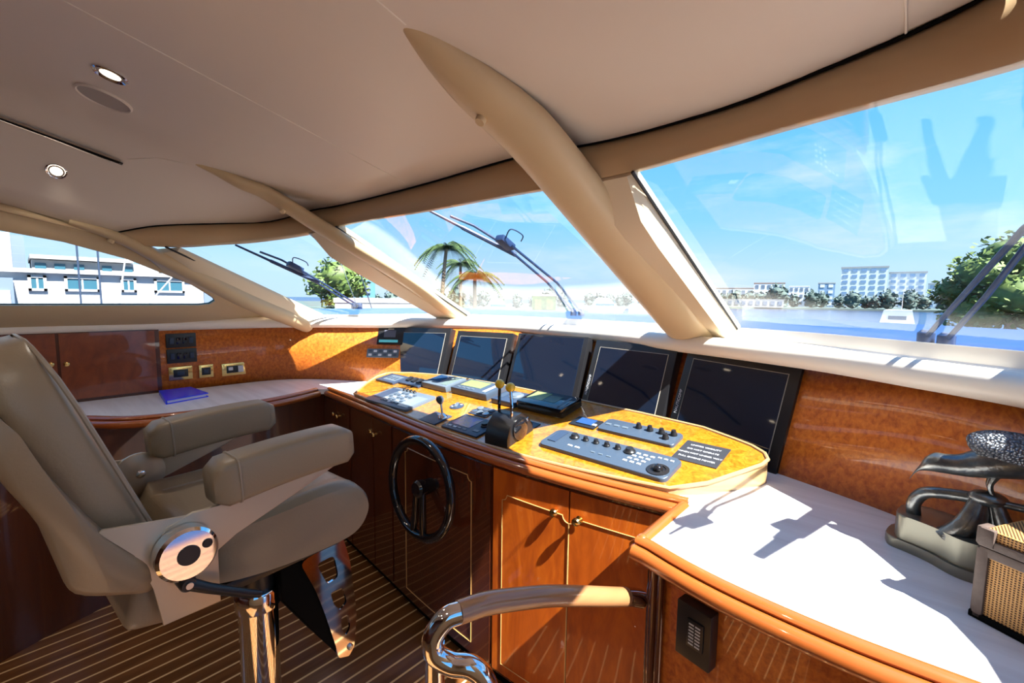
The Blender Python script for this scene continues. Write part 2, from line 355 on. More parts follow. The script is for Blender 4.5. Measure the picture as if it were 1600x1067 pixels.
# posts between panes (interior frame) and rounded mullion bars
M_post = mat('post_cream', (.74, .62, .44), .35)
def post(name, g0, h0, g1, h1, inset0=.022, inset1=.03, dep=.072):
    n = V((0, -.42, -.90)); rings = []
    for k in range(9):
        t = k/8; a = V(g0).lerp(V(h0), t); c = V(g1).lerp(V(h1), t); w = (a-c).normalized()
        dep_ = dep; dep = dep*(1-.92*max(0, (t-.86)/.14))
        rings.append([a, a-w*inset0*.55+n*dep*.55, a-w*inset0+n*dep, c+w*inset1+n*dep, c+w*inset1*.5+n*dep*.55, c, c-n*.02, a-n*.02]); dep = dep_
    b = MB(); b.loft(rings); return struct(b.build(name, M_post))
gp = lambda x: at_x(G3, x)
hp = lambda x: at_x(H3, x)
dn = V((0, .02, -.01)); upx = V((0, .012, -.006))
post('trim_9', gp(-.53)+dn, hp(-.595)+upx, gp(-.76)+dn, hp(-.84)+upx)
post('trim_10', gp(-2.30)+dn, hp(-2.25)+upx, gp(-2.44)+dn, hp(-2.46)+upx, .022, .03, .075)
post('trim_11', gp(-3.00)+dn, hp(-2.80)+V((0, .05, -.02)), V((-3.14, 1.2, 1.36)), V((-2.93, .42, 1.70)), .022, .03, .06)
def bar(name, xs_, prof, hw, th, label_cap):
    pts = []; R = []
    P = cr_spline([(x, y, z) for x, (y, z) in zip(xs_, prof)], 6); Hw = cr_spline([(w, t, 0) for w, t in zip(hw, th)], 6)
    rings = []
    for i, p in enumerate(P):
        a = P[max(i-1, 0)]; d = P[min(i+1, len(P)-1)]; t = (d-a).normalized(); sidev = V((1, 0, 0)); sidev = (sidev-t*sidev.dot(t)).normalized(); nn = t.cross(sidev)
        rings.append([p+sidev*(Hw[i].x*math.cos(2*PI*k/20))+nn*(Hw[i].y*math.sin(2*PI*k/20)) for k in range(20)])
    b = MB(); b.loft(rings); o = struct(b.build(name, M_cream)); return o
m1 = bar('trim_12', [-.66, -.70, -.75, -.80, -.83, -.85, -.865, -.875, -.885], [(2.02, 1.285), (1.84, 1.372), (1.37, 1.662), (1.0, 1.900), (.88, 1.972), (.79, 2.012), (.72, 2.045), (.66, 2.075), (.60, 2.10)], [.092, .092, .092, .09, .086, .076, .06, .042, .014], [.05, .05, .052, .052, .05, .042, .033, .024, .01], '')
m2 = bar('trim_13', [-2.34, -2.34, -2.26, -2.23, -2.34, -2.425, -2.455, -2.48, -2.50], [(2.10, 1.33), (1.95, 1.388), (1.60, 1.568), (1.24, 1.737), (1.03, 1.88), (.855, 1.998), (.745, 2.035), (.655, 2.074), (.56, 2.105)], [.066, .066, .062, .060, .060, .055, .044, .03, .012], [.034, .034, .033, .033, .034, .032, .028, .02, .01], '')
m3 = bar('trim_14', [-3.06, -3.02, -2.96, -2.91, -2.885, -2.88, -2.88], [(1.30, 1.30), (1.16, 1.36), (.93, 1.455), (.70, 1.575), (.49, 1.685), (.33, 1.77), (.17, 1.82)], [.06, .065, .065, .06, .05, .035, .015], [.05, .05, .05, .045, .035, .025, .012], '')
for o, p, n in ((m1, (-.86, .816, 1.950), 1), (m2, (-2.36, .90, 1.915), 1), (m3, (-2.875, .31, 1.75), 1)):
    b = MB(); b.lathe([(.012, -.012), (.014, -.004), (.013, .004), (.006, .005), (.004, .001)], FR(p, (1, 0, 0), (0, .8, -.5)), 16); b.build('screw_cap', M_cream, o)
# port side wall above the sill with its window
def sw(y, z): return V((-3.13+.62*(z-1.40), y, z))
win = [(-2.4, 1.437), (-.065, 1.437), (.40, 1.437), (.70, 1.437), (.752, 1.443), (.776, 1.462), (.768, 1.478), (.738, 1.500), (.655, 1.553), (.377, 1.671), (.151, 1.731), (-.04, 1.759), (-.6, 1.83), (-2.4, 1.95)]
outer = [(-2.6, 1.33), (-.065, 1.33), (.40, 1.33), (.95, 1.33), (1.15, 1.335), (1.26, 1.355), (1.18, 1.39), (1.02, 1.475), (.76, 1.60), (.45, 1.735), (.2, 1.79), (-.04, 1.84), (-.6, 1.97), (-2.6, 2.0)]
b = MB(); n = len(win)
for d in (0, 1):
    pass
wv = [sw(*p) for p in win]; ov = [sw(*p) for p in outer]; iv = [p+V((-.035, 0, .01)) for p in wv]
b.loft([ov, wv, iv], True, False); b.add([sw(-2.6, 2.0), sw(-2.6, 1.33), sw(-2.4, 1.437), sw(-2.4, 1.95)], [(0, 1, 2, 3)])
struct(b.build('wall_side_port', M_cream, solid=.004))
b = MB(); b.add([p+V((-.02, 0, .005)) for p in wv], [list(range(n))]); w4 = struct(b.build('window_4', M_glass))
b = MB(); b.tube([p+V((-.018, 0, .005)) for p in wv], .004, 6, closed=True); b.build('seal', M_seal, w4)
# header strip on the port side between headliner and wall
b = MB(); b.strip([[V((-2.885, y, zc(-2.885, y)+.005)) for y in (-2.6, -1.6, -.9, -.35, 0, .3)], [sw(y, z) for y, z in ((-2.6, 2.0), (-1.6, 1.99), (-.9, 1.98), (-.35, 1.90), (-.04, 1.835), (.3, 1.77))]]); struct(b.build('trim_15', M_cream, solid=.01))
# starboard side and aft bulkhead (outside the frame): solid aft, openings narrowed to limit skylight
b = MB()
b.box((.06, 1.5, 2.3), T(.62, -1.85, 1.15)); b.box((.06, .65, 2.3), T(.62, .175, 1.15)); b.box((.06, .95, 1.15), T(.62, -.625, .575)); b.box((.46, 2.8, .06), T(.44, -1.2, 2.28))
struct(b.build('wall_starboard', M_cream))
b = MB()
b.box((3.9, .06, 2.5), T(-1.3, -2.63, 1.25))
struct(b.build('wall_aft', M_cherry))
# ------------------------------------------------------------------ ceiling fittings
def spot(x, y, w, real=True):
    z = zc(x, y); l = bpy.data.lights.new('downlight_beam', 'SPOT'); l.energy = w; l.spot_size = math.radians(125); l.spot_blend = .6; l.color = (1, .9, .76); l.shadow_soft_size = .035
    o = bpy.data.objects.new('downlight_beam', l); C.objects.link(o); o.location = (x, y, z-.03); return o
def nrm(x, y):
    e = .01; return V(((zc(x+e, y)-zc(x-e, y))/(2*e), (zc(x, y+e)-zc(x, y-e))/(2*e), -1)).normalized()
def NF(o, n): x = V((0, 1, 0)).cross(n); return FR(o, x, n.cross(x))
def downlight(x, y, label, k=1.0):
    n = nrm(x, y); M = NF((x, y, zc(x, y)), n)
    t = thing('downlight', label, 'ceiling light', (x, y, zc(x, y)), group='recessed ceiling downlights')
    b = MB(); b.lathe([(.046*k, -.001), (.046*k, .004), (.042*k, .007), (.036*k, .004), (.033*k, .001)], M, 32); b.build('trim_ring', M_chrome, t)
    b = MB(); b.lathe([(.034*k, .0005), (.034*k, .002), (.026*k, .0025), (.026*k, .0005)], M, 28); b.build('reflector', M_grille, t)
    b = MB(); b.lathe([(.001, .0005), (.026*k, .0005), (.026*k, .003), (.018*k, .0045), (.001, .005)], M, 24); b.build('bulb', M_bulb, t)
    l = spot(x, y, DOWNLIGHT_W if x > -2.7 else DOWNLIGHT_W*.06); put(l, t); return t
downlight(-1.935, .235, 'lit round chrome downlight beside the round ceiling speaker')
downlight(-2.75, .137, 'small lit round downlight low near the port window edge of the ceiling', .75)
for x, y, s in ((-.5, -.5, 'starboard forward'), (-1.3, -1.0, 'centre'), (-2.3, -1.0, 'port'), (-.5, -1.7, 'starboard aft'), (-2.0, -1.9, 'port aft')):  # unseen downlights, added to raise the ambient light in the room
    downlight(x, y, 'unseen round chrome downlight added as fill in the %s part of the ceiling behind the helm chair' % s)
x, y = -2.175, .243; n = nrm(x, y); M = NF((x, y, zc(x, y)), n)
t = thing('ceiling_speaker', 'round flush grey ceiling speaker beside the larger downlight', 'speaker', (x, y, zc(x, y)))
b = MB(); b.lathe([(.078, -.003), (.079, .004), (.074, .008), (.070, .005), (.070, -.003)], M, 40); b.build('rim', M_ceil, t)
b = MB(); b.lathe([(.001, .004), (.04, .0045), (.070, .004), (.070, -.004), (.001, -.004)], M, 40); b.build('grille', M_grille, t)
t = thing('air_vent', 'long thin black slot vent in the port side of the ceiling', 'vent', (-2.64, -.1, zc(-2.64, -.1)))
a = V((-2.64, -.9, zc(-2.64, -.9)-.002)); 
pts = [V((-2.64, y, zc(-2.64, y)-.003)) for y in (-1.0, -.6, -.35, -.1, .1, .33)]
for nm, w, dz, mm in (('frame', .030, 0, M_leather2), ('slot', .021, -.003, M_dark)):
    b = MB(); b.loft([[p+V((-w, 0, dz+.004)), p+V((w, 0, dz+.004)), p+V((w, 0, dz-.002)), p+V((-w, 0, dz-.002))] for p in pts]); b.build(nm, mm, t)
b = MB(); b.tube([p+V((0, 0, -.004)) for p in pts[:-1]]+[pts[-1]+V((0, -.03, -.004))], .003, 6); b.build('divider', M_steel, t)
b = MB(); b.box((.03, .012, .006), T(*(pts[-1]+V((0, .004, -.004)))) @ RX(-.25)); b.build('end_cap', M_black, t)
# ------------------------------------------------------------------ helm console joinery
def mo(x):                                       # outer line of the console moulding, bowed towards the helm chair
    if x < -1.7: return 1.130+.09*(-1.7-x)-.012*(-1.7-x)**2
    return 1.11+(.10 if x < -1.25 else .135)*(x+1.25)**2
def face(x): return mo(x)+.020
def fslab(x0, x1, z0, z1, o0, o1, n=10, f=face):  # curved slab on the console front, o = distance proud of the face
    b = MB(); rings = []
    for i in range(n+1):
        x = x0+(x1-x0)*i/n; y = f(x); rings.append([V((x, y-o0, z0)), V((x, y-o0, z1)), V((x, y-o1, z1)), V((x, y-o1, z0))])
    b.loft(rings); return b
def inlay(x0, x1, z0, z1, parent, r=.022, f=face, off=.0075):
    pts = []
    def arc(cx, cz, a0, a1): return [(cx+r*math.cos(a0+(a1-a0)*k/5), cz+r*math.sin(a0+(a1-a0)*k/5)) for k in range(6)]
    def seg(p, q): return [(p[0]+(q[0]-p[0])*k/6, p[1]+(q[1]-p[1])*k/6) for k in range(1, 6)]
    c = arc(x0, z1, -PI/2, 0)+arc(x1, z1, PI, PI*1.5)
    c = arc(x0, z1, -PI/2, 0); c += seg(c[-1], (x1-r, z1)); c += arc(x1, z1, PI, 1.5*PI); c += [(x1, z0), (x0, z0)]
    out = []
    for p, q in zip(c, c[1:]+c[:1]): out.append(p); out += seg(p, q) if abs(p[0]-q[0])+abs(p[1]-q[1]) > .1 else []
    b = MB(); b.tube([V((x, f(x)-off, z)) for x, z in out], .0016, 5, closed=True); return b.build('inlay', M_inlay, parent)
def knob(p, parent, out=(0, -1, 0), s=1.0, name='knob'):
    b = MB(); b.lathe([(.013*s, 0), (.013*s, .002), (.006*s, .004), (.005*s, .010), (.011*s, .015), (.0145*s, .021), (.012*s, .027), (.004*s, .030)], FR(p, V((0, 0, 1)).cross(V(out)), (0, 0, 1)), 18); return b.build(name, M_brass, parent)
units = [(-1.118, -.44, 'dark cherry cabinet under the console with two sunlit doors and brass knobs', [(-1.112, -.796), (-.790, -.475)], 'r'),
         (-1.82, -1.122, 'dark cherry cabinet behind the steering wheel with one wide panel', [(-1.815, -1.127)], ''),
         (-2.30, -1.824, 'dark cherry cabinet with two brass knobs just left of the steering wheel', [(-2.296, -2.024), (-2.018, -1.829)], 'k'),
         (-2.685, -2.304, 'dark cherry cabinet in the far corner by the port desk with two brass knobs', [(-2.63, -2.478), (-2.472, -2.308)], 'k')]
for x0, x1, lab, doors, kind in units:
    t = thing('console_cabinet', lab, 'cabinet', ((x0+x1)/2, 1.3, 0), group='cabinets under the helm console')
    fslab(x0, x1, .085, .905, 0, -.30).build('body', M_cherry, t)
    fslab(x0, x1, 0, .085, -.05, -.30).build('kick_plate', M_dark, t)
    for i, (a, c) in enumerate(doors):
        d = fslab(a, c, .10, .885, .006, 0).build('door', M_cherry_lit if kind == 'r' else M_cherry, t)  # right unit's doors get the sunlit copy of the cherry
        if kind == 'r':
            inlay(a+.045 if i == 0 else a-.002, c+.002 if i == 0 else c-.045, .14, .80, d)
            knob((-.84 if i == 0 else -.752, face(-.8)-.006, .805), d)
        elif kind == 'k': knob((c-.03 if i == 0 else a+.03, face(a)-.006, .81), d, s=.85)
        else: inlay(a+.12, c-.10, .14, .82, d)
# worktop (white laminate) with beaded cherry edges
ci = lambda c, x0, x1, n: between(c, x0, x1, n)
B_ctr = [V((p.x, p.y, 0)) for p in resample(B3, 90)]
front = [V((x, mo(x)+.036, 0)) for x in [(-2.60+2.16*i/30) for i in range(31)]]
desk = cr_spline([(-2.95, -.7, 0), (-2.90, -.3, 0), (-2.80, .10, 0), (-2.60, .31, 0), (-2.53, .6, 0), (-2.56, .88, 0), (-2.61, 1.05, 0), (-2.66, 1.17, 0)], 5)
ret = cr_spline([(-.44, .955, 0), (-.33, .925, 0), (-.22, .908, 0), (-.07, .902, 0), (.06, .912, 0), (.22, .93, 0), (.45, .955, 0)], 4)
bx = [p for p in B_ctr if p.y > -.7 and not (p.x > .4 and p.y < .96)]
out = [(p.x, p.y) for p in desk]+[(p.x, p.y) for p in front]+[(p.x, p.y) for p in ret]+[(p.x+.01, p.y+.01) for p in reversed(bx)]
t = thing('worktop', 'continuous white laminate worktop with cherry beaded edge around the helm', 'worktop', (-1.3, 1.3, .91))
b = MB(); b.prism(out, .03, T(0, 0, .91)); b.build('laminate_top', M_counter, t)
def beads(path, nrm_out, nm='edge_moulding'):
    b = MB(); n = len(path)
    up_ = [p+V((0, 0, .938)) for p in path]; lo = [p+q*.016+V((0, 0, .914)) for p, q in zip(path, nrm_out)]
    b.tube(up_, .015, 10, flat=.75, upv=(0, 0, 1)); b.tube(lo, .018, 12, upv=(0, 0, 1)); return b.build(nm, M_mould, t)
def outn(path, flip=1):
    o = []
    for i in range(len(path)):
        a = path[max(i-1, 0)]; c = path[min(i+1, len(path)-1)]; d = (c-a).normalized(); o.append(V((d.y, -d.x, 0))*flip)
    return o
p1 = [V((x, mo(x)+.033, 0)) for x in [(-2.63+2.185*i/30) for i in range(31)]]; beads(p1, outn(p1))
p2 = [V((-.445, 1.20, 0)), V((-.445, 1.06, 0)), V((-.445, .95, 0))]; beads(p2, outn(p2))
p3 = [V((p.x, p.y-.006, 0)) for p in ret]; p3[0] = V((-.455, .948, 0)); beads(p3, outn(p3))
beads(desk, outn(desk))
b = MB(); b.sphere(.019, T(-.452, .938, .914), 14); b.sphere(.015, T(-.447, .952, .938), 12); b.build('moulding_corner', M_mould, t)
# port desk base
t = thing('desk_cabinet', 'dark cherry cabinet under the port desk beside the helm chair', 'cabinet', (-2.95, .2, 0))
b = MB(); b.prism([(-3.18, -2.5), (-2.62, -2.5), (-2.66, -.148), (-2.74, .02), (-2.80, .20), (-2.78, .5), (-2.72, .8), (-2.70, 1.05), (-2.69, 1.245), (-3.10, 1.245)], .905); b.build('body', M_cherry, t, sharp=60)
d = MB(); d.box((.012, .3, .70), T(-2.765, .66, .46) @ RZ(-.11)); d = d.build('door', M_cherry, t); knob((-2.745, .80, .765), d, (1, -.1, 0), .9)
d = MB(); d.box((.012, .34, .70), T(-2.725, .98, .46) @ RZ(-.11)); d = d.build('door', M_cherry, t); knob((-2.73, .835, .795), d, (1, -.1, 0), .9)
# return cabinet on the starboard side
def rf(x):
    P = ret; 
    for a, c in zip(P, P[1:]):
        if a.x <= x <= c.x: return a.y+(c.y-a.y)*(x-a.x)/(c.x-a.x)
    return P[-1].y
rface = lambda x: rf(max(x, -.40))+.024
t = thing('side_cabinet', 'cherry cabinet below the sunlit starboard worktop with a rounded fluted corner', 'cabinet', (0, 1.05, 0))
poly = [(-.425, 1.14), (-.425, .985), (-.418, .966), (-.40, .958)]+[(x, rface(x)) for x in (-.36, -.3, -.22, -.14, -.07, 0, .06, .14, .22, .3, .44)]+[(.44, 1.1)]
b = MB(); b.prism(poly, .91); b.build('body', M_panel, t)
b = MB()
for x, y, r in ((-.428, .972, .011), (-.414, .957, .012), (-.395, .950, .009)): b.tube([(x, y, 0), (x, y, .9)], r, 10)
b.build('corner_pilaster', M_cherry, t)
fslab(-.385, .44, .06, .885, .004, 0, 16, rface).build('front_panel', M_panel, t)
# burl dash panel, a wedge rising forward
SL = math.atan(.18)
bp = lambda x, y: V((x, y, .945+.18*(y-1.14)))
BF = FR((0, 1.14, .945), (1, 0, 0), (0, math.cos(SL), math.sin(SL)))
def BM(x, y, h=0, rot=0): return BF @ T(x, (y-1.14)/math.cos(SL), h) @ RZ(rot)
fr_ = [(x, mo(x)+.042) for x in [(-2.30+1.80*i/24) for i in range(25)]]
out = fr_+[(-.42, 1.31), (-.355, 1.43), (-.325, 1.485), (-.318, 1.525), (-.335, 1.56), (-.38, 1.592), (-.432, 1.612), (-.56, 1.655), (-.82, 1.675), (-1.082, 1.683), (-1.544, 1.69), (-2.025, 1.672), (-2.312, 1.612), (-2.44, 1.565), (-2.475, 1.53), (-2.476, 1.47), (-2.42, 1.37), (-2.35, 1.28)]
t = thing('dashboard', 'sloping burl veneer dashboard panel with pale rounded edge holding the instruments', 'dashboard', (-1.4, 1.4, .94))
b = MB(); n = len(out)
b.add([bp(*p) for p in out], [list(range(n))]); b.build('burl_face', M_burl, t)
b = MB(); b.loft([[bp(*p) for p in out], [V((p[0], p[1], .939)) for p in out]], True, False); b.build('side', M_maple, t)
b = MB(); b.tube([bp(*p)+V((0, 0, .001)) for p in out], .006, 8, closed=True); b.build('edge_trim', M_maple, t)
# ------------------------------------------------------------------ instruments on the dash
def inst(name, label, cat, x0, x1, y0, y1, h, m, bev=.004, rot=0, base=0, nm='housing', round_=0):
    cx, cy = (x0+x1)/2, (y0+y1)/2; M = BM(cx, cy, 0, rot); t = thing(name, label, cat, BM(cx, cy)@V((0, 0, 0)))
    sx_, sy_ = x1-x0, (y1-y0)/math.cos(SL); b = MB()
    if round_:
        r = round_; pl = []
        for qx, qy, a in ((1, 1, 0), (-1, 1, 1), (-1, -1, 2), (1, -1, 3)):
            for k in range(6): pl.append((qx*(sx_/2-r)+r*math.cos(PI/2*(a+k/5)), qy*(sy_/2-r)+r*math.sin(PI/2*(a+k/5))))
        b.prism(pl, h, M, bev)
    else: b.box((sx_, sy_, h), M @ T(0, 0, h/2), bev)
    b.build(nm, m, t); return t, M, sx_, sy_
def plate(M, x, y, z, w, d, m, name, parent, h=.003, bev=0, rot=0):
    b = MB(); b.box((w, d, h), M @ T(x, y, z+h/2) @ RZ(rot), bev); return b.build(name, m, parent)
def dial(M, x, y, z, r, h, m, name, parent, top=.8):
    b = MB(); b.lathe([(r, 0), (r, h*.3), (r*.82, h*.45), (r*top*.8, h), (r*.3, h*1.02)], M @ T(x, y, z), 20); return b.build(name, m, parent)
# big grey control panel
t, M, w, d = inst('control_panel', 'large blue grey control panel with a row of black knobs and a trackball', 'control panel', -1.0, -.52, 1.243, 1.378, .014, M_grey, .005, round_=.02)
plate(M, -.205, .01, .014, .035, .085, M_bgrey, 'display', t)
for i, (x, r) in enumerate(((-.145, .017), (-.098, .011), (-.055, .011), (-.012, .011), (.030, .011), (.075, .019))): dial(M, x, .032, .014, r, .016, M_black, 'rotary_knob', t)
for i in range(3):
    for j in range(4): plate(M, .105+.024*i-.006*j+.0, .035-.02*j, .014, .013, .009, M_letter, 'key', t, .002)
for i in range(3): plate(M, .175+.02*i, .042, .014, .011, .007, M_letter, 'key', t, .002)
for i in range(2): plate(M, -.125+.03*i, -.028, .014, .018, .008, M_letter, 'key', t, .002)
for i in range(3): plate(M, -.03+.03*i, -.03, .014, .016, .006, M_lgrey, 'key', t, .002)
b = MB(); b.lathe([(.034, 0), (.034, .003), (.024, .004), (.024, .001)], M @ T(.20, -.028, .014), 28); b.build('trackball_ring', M_black, t)
b = MB(); b.sphere(.016, M @ T(.20, -.028, .018), 16); b.build('trackball', M_gblack, t)
# knob panel behind it
t, M, w, d = inst('knob_panel', 'narrow blue grey panel with five black rotary knobs behind the large control panel', 'control panel', -.885, -.588, 1.455, 1.552, .012, M_grey, .004, round_=.012)
for x, y in ((-.01, .022), (.035, .02), (.08, .018), (.122, .024), (.108, -.014)): dial(M, x, y, .012, .012, .020, M_black, 'rotary_knob', t)
for i in range(3): plate(M, -.125+.035*i, .0, .012, .022, .012, M_lgrey, 'key', t, .002)
# notice plaque
M_plq = mat('engraved_plastic', (.030, .033, .042), .4)
t, M, w, d = inst('notice_plaque', 'dark grey engraved notice plaque with four lines of white writing on the burl dashboard', 'sign', -.568, -.427, 1.395, 1.533, .003, M_plq, 0, nm='plate')
for i, s in enumerate(('LIMITED VISIBILITY', 'DO NOT OPERATE', 'WHEN NOT UNDER WAY', 'FULL ENGINE POWER')):
    text(s, .0118, M @ T(0, .042-.028*i, .0034), M_letter, t, space=1.0)
# small blue screen plate and key switch
t, M, w, d = inst('blue_switch_panel', 'small dark panel with a blue face between the black display unit and the knob panel', 'switch panel', -1.012, -.897, 1.45, 1.527, .006, M_black, .002)
plate(M, .0, .004, .006, .07, .05, mat('blue_face', (.02, .06, .18), .25), 'blue_face', t); plate(M, .045, -.01, .006, .016, .014, M_letter, 'button', t)
t, M, w, d = inst('toggle_switch', 'little black toggle switch plate just behind the throttle', 'switch', -1.165, -1.110, 1.335, 1.395, .004, M_bgrey, .001)
b = MB(); b.box((.022, .012, .018), M @ T(-.006, .0, .010) @ RX(.5), .002); b.build('toggle', M_black, t)
# left keypad
t, M, w, d = inst('radar_keypad', 'pale grey keypad panel with many small buttons at the far left of the dashboard', 'keypad', -2.14, -1.775, 1.195, 1.385, .012, M_lgrey, .004, round_=.012, rot=.02)
plate(M, -.13, .015, .012, .07, .13, M_bgrey, 'display', t, .001)
for i in range(5):
    for j in range(5): plate(M, -.065+.032*i, .05-.028*j, .012, .018, .012, M_grey if (i+j) % 3 else M_letter, 'key', t, .003)
plate(M, .125, -.01, .012, .085, .13, mat('pale_face', (.16, .19, .22), .15), 'face_plate', t, .001)
for i in range(4): dial(M, -.07+.03*i, .083, .012, .009, .012, M_black, 'rotary_knob', t)
# joystick
t, M, w, d = inst('joystick', 'blue grey square plate with a chrome joystick left of the small colour screen', 'joystick', -1.63, -1.515, 1.17, 1.27, .006, M_bgrey, .002, nm='base_plate')
b = MB(); b.lathe([(.022, 0), (.020, .006), (.010, .016), (.004, .02)], M @ T(.03, .02, .006), 18); b.build('boot', M_chrome, t)
b = MB(); b.tube([M @ V((.03, .02, .02)), M @ V((.018, .03, .07))], .005, 8); b.build('stick', M_steel, t)
b = MB(); b.lathe([(.004, 0), (.014, .012), (.018, .026), (.013, .038), (.002, .041)], M @ T(.018, .03, .06) @ RY(-.15), 16); b.build('handle', M_grey, t)
# round rocker gauge and button cluster
t = thing('rotary_switch', 'small round grey rotary switch between the joystick and the button cluster', 'switch', bp(-1.595, 1.365))
M = BM(-1.595, 1.365)
b = MB(); b.lathe([(.034, 0), (.034, .004), (.028, .006), (.001, .006)], M, 28); b.build('dial_plate', M_bgrey, t)
b = MB(); b.box((.014, .05, .008), M @ T(0, 0, .009) @ RZ(.6), .002); b.build('pointer', M_lgrey, t)
for a in (.9, 2.6, 4.1): plate(M, .022*math.cos(a), .022*math.sin(a), .006, .010, .008, M_letter, 'mark', t, .001)
t = thing('button_cluster', 'cluster of round grey push buttons behind the small colour screen', 'switch panel', bp(-1.427, 1.376))
M = BM(-1.427, 1.376)
b = MB(); b.box((.11, .085, .004), M @ T(0, 0, .002), .001); b.build('plate', M_bgrey, t)
for i in range(3):
    for j in range(2):
        b = MB(); b.lathe([(.016, 0), (.016, .005), (.011, .008), (.001, .007)], M @ T(-.036+.036*i, -.019+.038*j, .004), 16); b.build('push_button', M_lgrey if (i+j) % 2 else M_steel, t)
# small colour screen with dial
t, M, w, d = inst('plotter_screen', 'flat black panel with a small purple screen and a round dial beside the throttle', 'display', -1.472, -1.255, 1.174, 1.315, .008, M_bgrey, .002)
M_purple = noisy('map_display', [(.35, (.10, .06, .32)), (.55, (.34, .20, .12)), (.7, (.16, .10, .40))], (16, 16, 16), rough=.15)
plate(M, -.035, .012, .008, .115, .085, M_purple, 'screen', t, .001)
dial(M, .068, .02, .008, .020, .014, M_black, 'dial', t, .95)
for i in range(4): plate(M, -.075+.03*i, -.05, .008, .018, .009, M_letter if i < 2 else M_lgrey, 'key', t, .002)
plate(M, .07, -.035, .008, .03, .016, M_lgrey, 'key', t, .002)
# throttle
o = bp(-1.15, 1.25); t = thing('throttle_control', 'black twin throttle control with two yellow ball topped levers on the dashboard', 'throttle', o)
M = BM(-1.15, 1.25, 0, .1)
prof = [(-.085, 0), (.085, 0), (.085, .02), (.06, .075), (.025, .098), (-.015, .098), (-.055, .07), (-.08, .03)]
b = MB(); b.prism([(-p[0], p[1]) for p in prof][::-1], .11, M @ T(-.055, 0, 0) @ FR((0, 0, 0), (0, -1, 0), (0, 0, 1)) @ T(0, 0, -.11) @ T(0, 0, 0), .004)
hs = b.build('housing', M_black, t)
b = MB(); b.lathe([(.045, 0), (.045, .006), (.036, .010), (.001, .011)], M @ T(.056, .0, .045) @ FR((0, 0, 0), (0, 1, 0), (0, 0, 1)), 28); b.build('side_disc', M_gblack, t)
for i, (x, y) in enumerate(((-.045, .01), (.045, -.01))):
    tip = M @ V((x*.75-.02, y+.035, .195)); b = MB(); b.tube(cr_spline([M @ V((x*.8, y-.01, .085)), M @ V((x*.85, y, .13)), tip], 4), .006, 8); lv = b.build('lever', M_gblack if i == 0 else M_chrome, t)
    b = MB(); b.sphere(.019, Matrix.Translation(tip), 18); b.build('ball_knob', M_yellow, lv)
b = MB(); b.lathe([(.018, 0), (.016, .012), (.007, .014)], M @ T(.045, .05, .055), 16); b.build('pivot_cap', M_chrome, t)
# back row
t, M, w, d = inst('intercom_panel', 'dark framed low panel at the far left end of the instrument back row', 'control panel', -2.40, -2.215, 1.415, 1.53, .014, M_bgrey, .003)
plate(M, .015, 0, .014, .12, .075, M_lgrey, 'face_plate', t, .001)
for i in range(3): plate(M, -.02+.035*i, -.0, .015, .02, .03, M_grey, 'key', t, .002)
t, M, w, d = inst('switch_panel', 'blue grey panel with three black rocker switches second in the instrument back row', 'switch panel', -2.205, -2.015, 1.445, 1.545, .012, M_bgrey, .003)
for i in range(3): 
    b = MB(); b.box((.03, .04, .016), M @ T(-.05+.05*i, .0, .018) @ RX(.25), .003); b.build('rocker', M_black, t)
t, M, w, d = inst('radio_unit', 'raised pale instrument with a blue screen third in the instrument back row', 'instrument', -2.01, -1.80, 1.468, 1.615, .034, M_lgrey, .006)
plate(M, -.045, .012, .034, .09, .085, mat('blue_screen', (.014, .04, .10), .08), 'screen', t, .001); plate(M, .06, .0, .034, .06, .11, mat('pale_green', (.13, .18, .17), .25), 'face_plate', t, .001)
t, M, w, d = inst('depth_display', 'raised grey instrument with a pale green screen in the middle of the back row', 'display', -1.775, -1.51, 1.48, 1.62, .036, M_grey, .006)
plate(M, -.03, .015, .036, .15, .08, M_lcd, 'screen', t, .001); plate(M, .095, .0, .036, .02, .10, M_letter, 'button_strip', t, .001)
for i in range(4): plate(M, -.09+.035*i, -.048, .036, .02, .010, M_lgrey, 'key', t, .002)
t, M, w, d = inst('pilot_control', 'grey instrument with a round dial right of the green screen display behind the yellow levers', 'instrument', -1.475, -1.325, 1.475, 1.6, .026, M_bgrey, .005)
dial(M, .025, .01, .026, .036, .010, M_lgrey, 'dial', t, .9); plate(M, -.045, .0, .026, .03, .07, M_grey, 'key_strip', t, .001)
t, M, w, d = inst('black_display', 'large black instrument with a green split screen at the right end of the back row', 'display', -1.315, -1.065, 1.478, 1.628, .042, M_gblack, .008)
plate(M, -.06, .012, .042, .085, .085, M_lcd, 'screen', t, .001); plate(M, .02, .005, .042, .07, .07, mat('grey_green', (.05, .08, .05), .2), 'key_field', t, .001); plate(M, .09, .0, .042, .012, .10, M_lgrey, 'button_strip', t, .001)
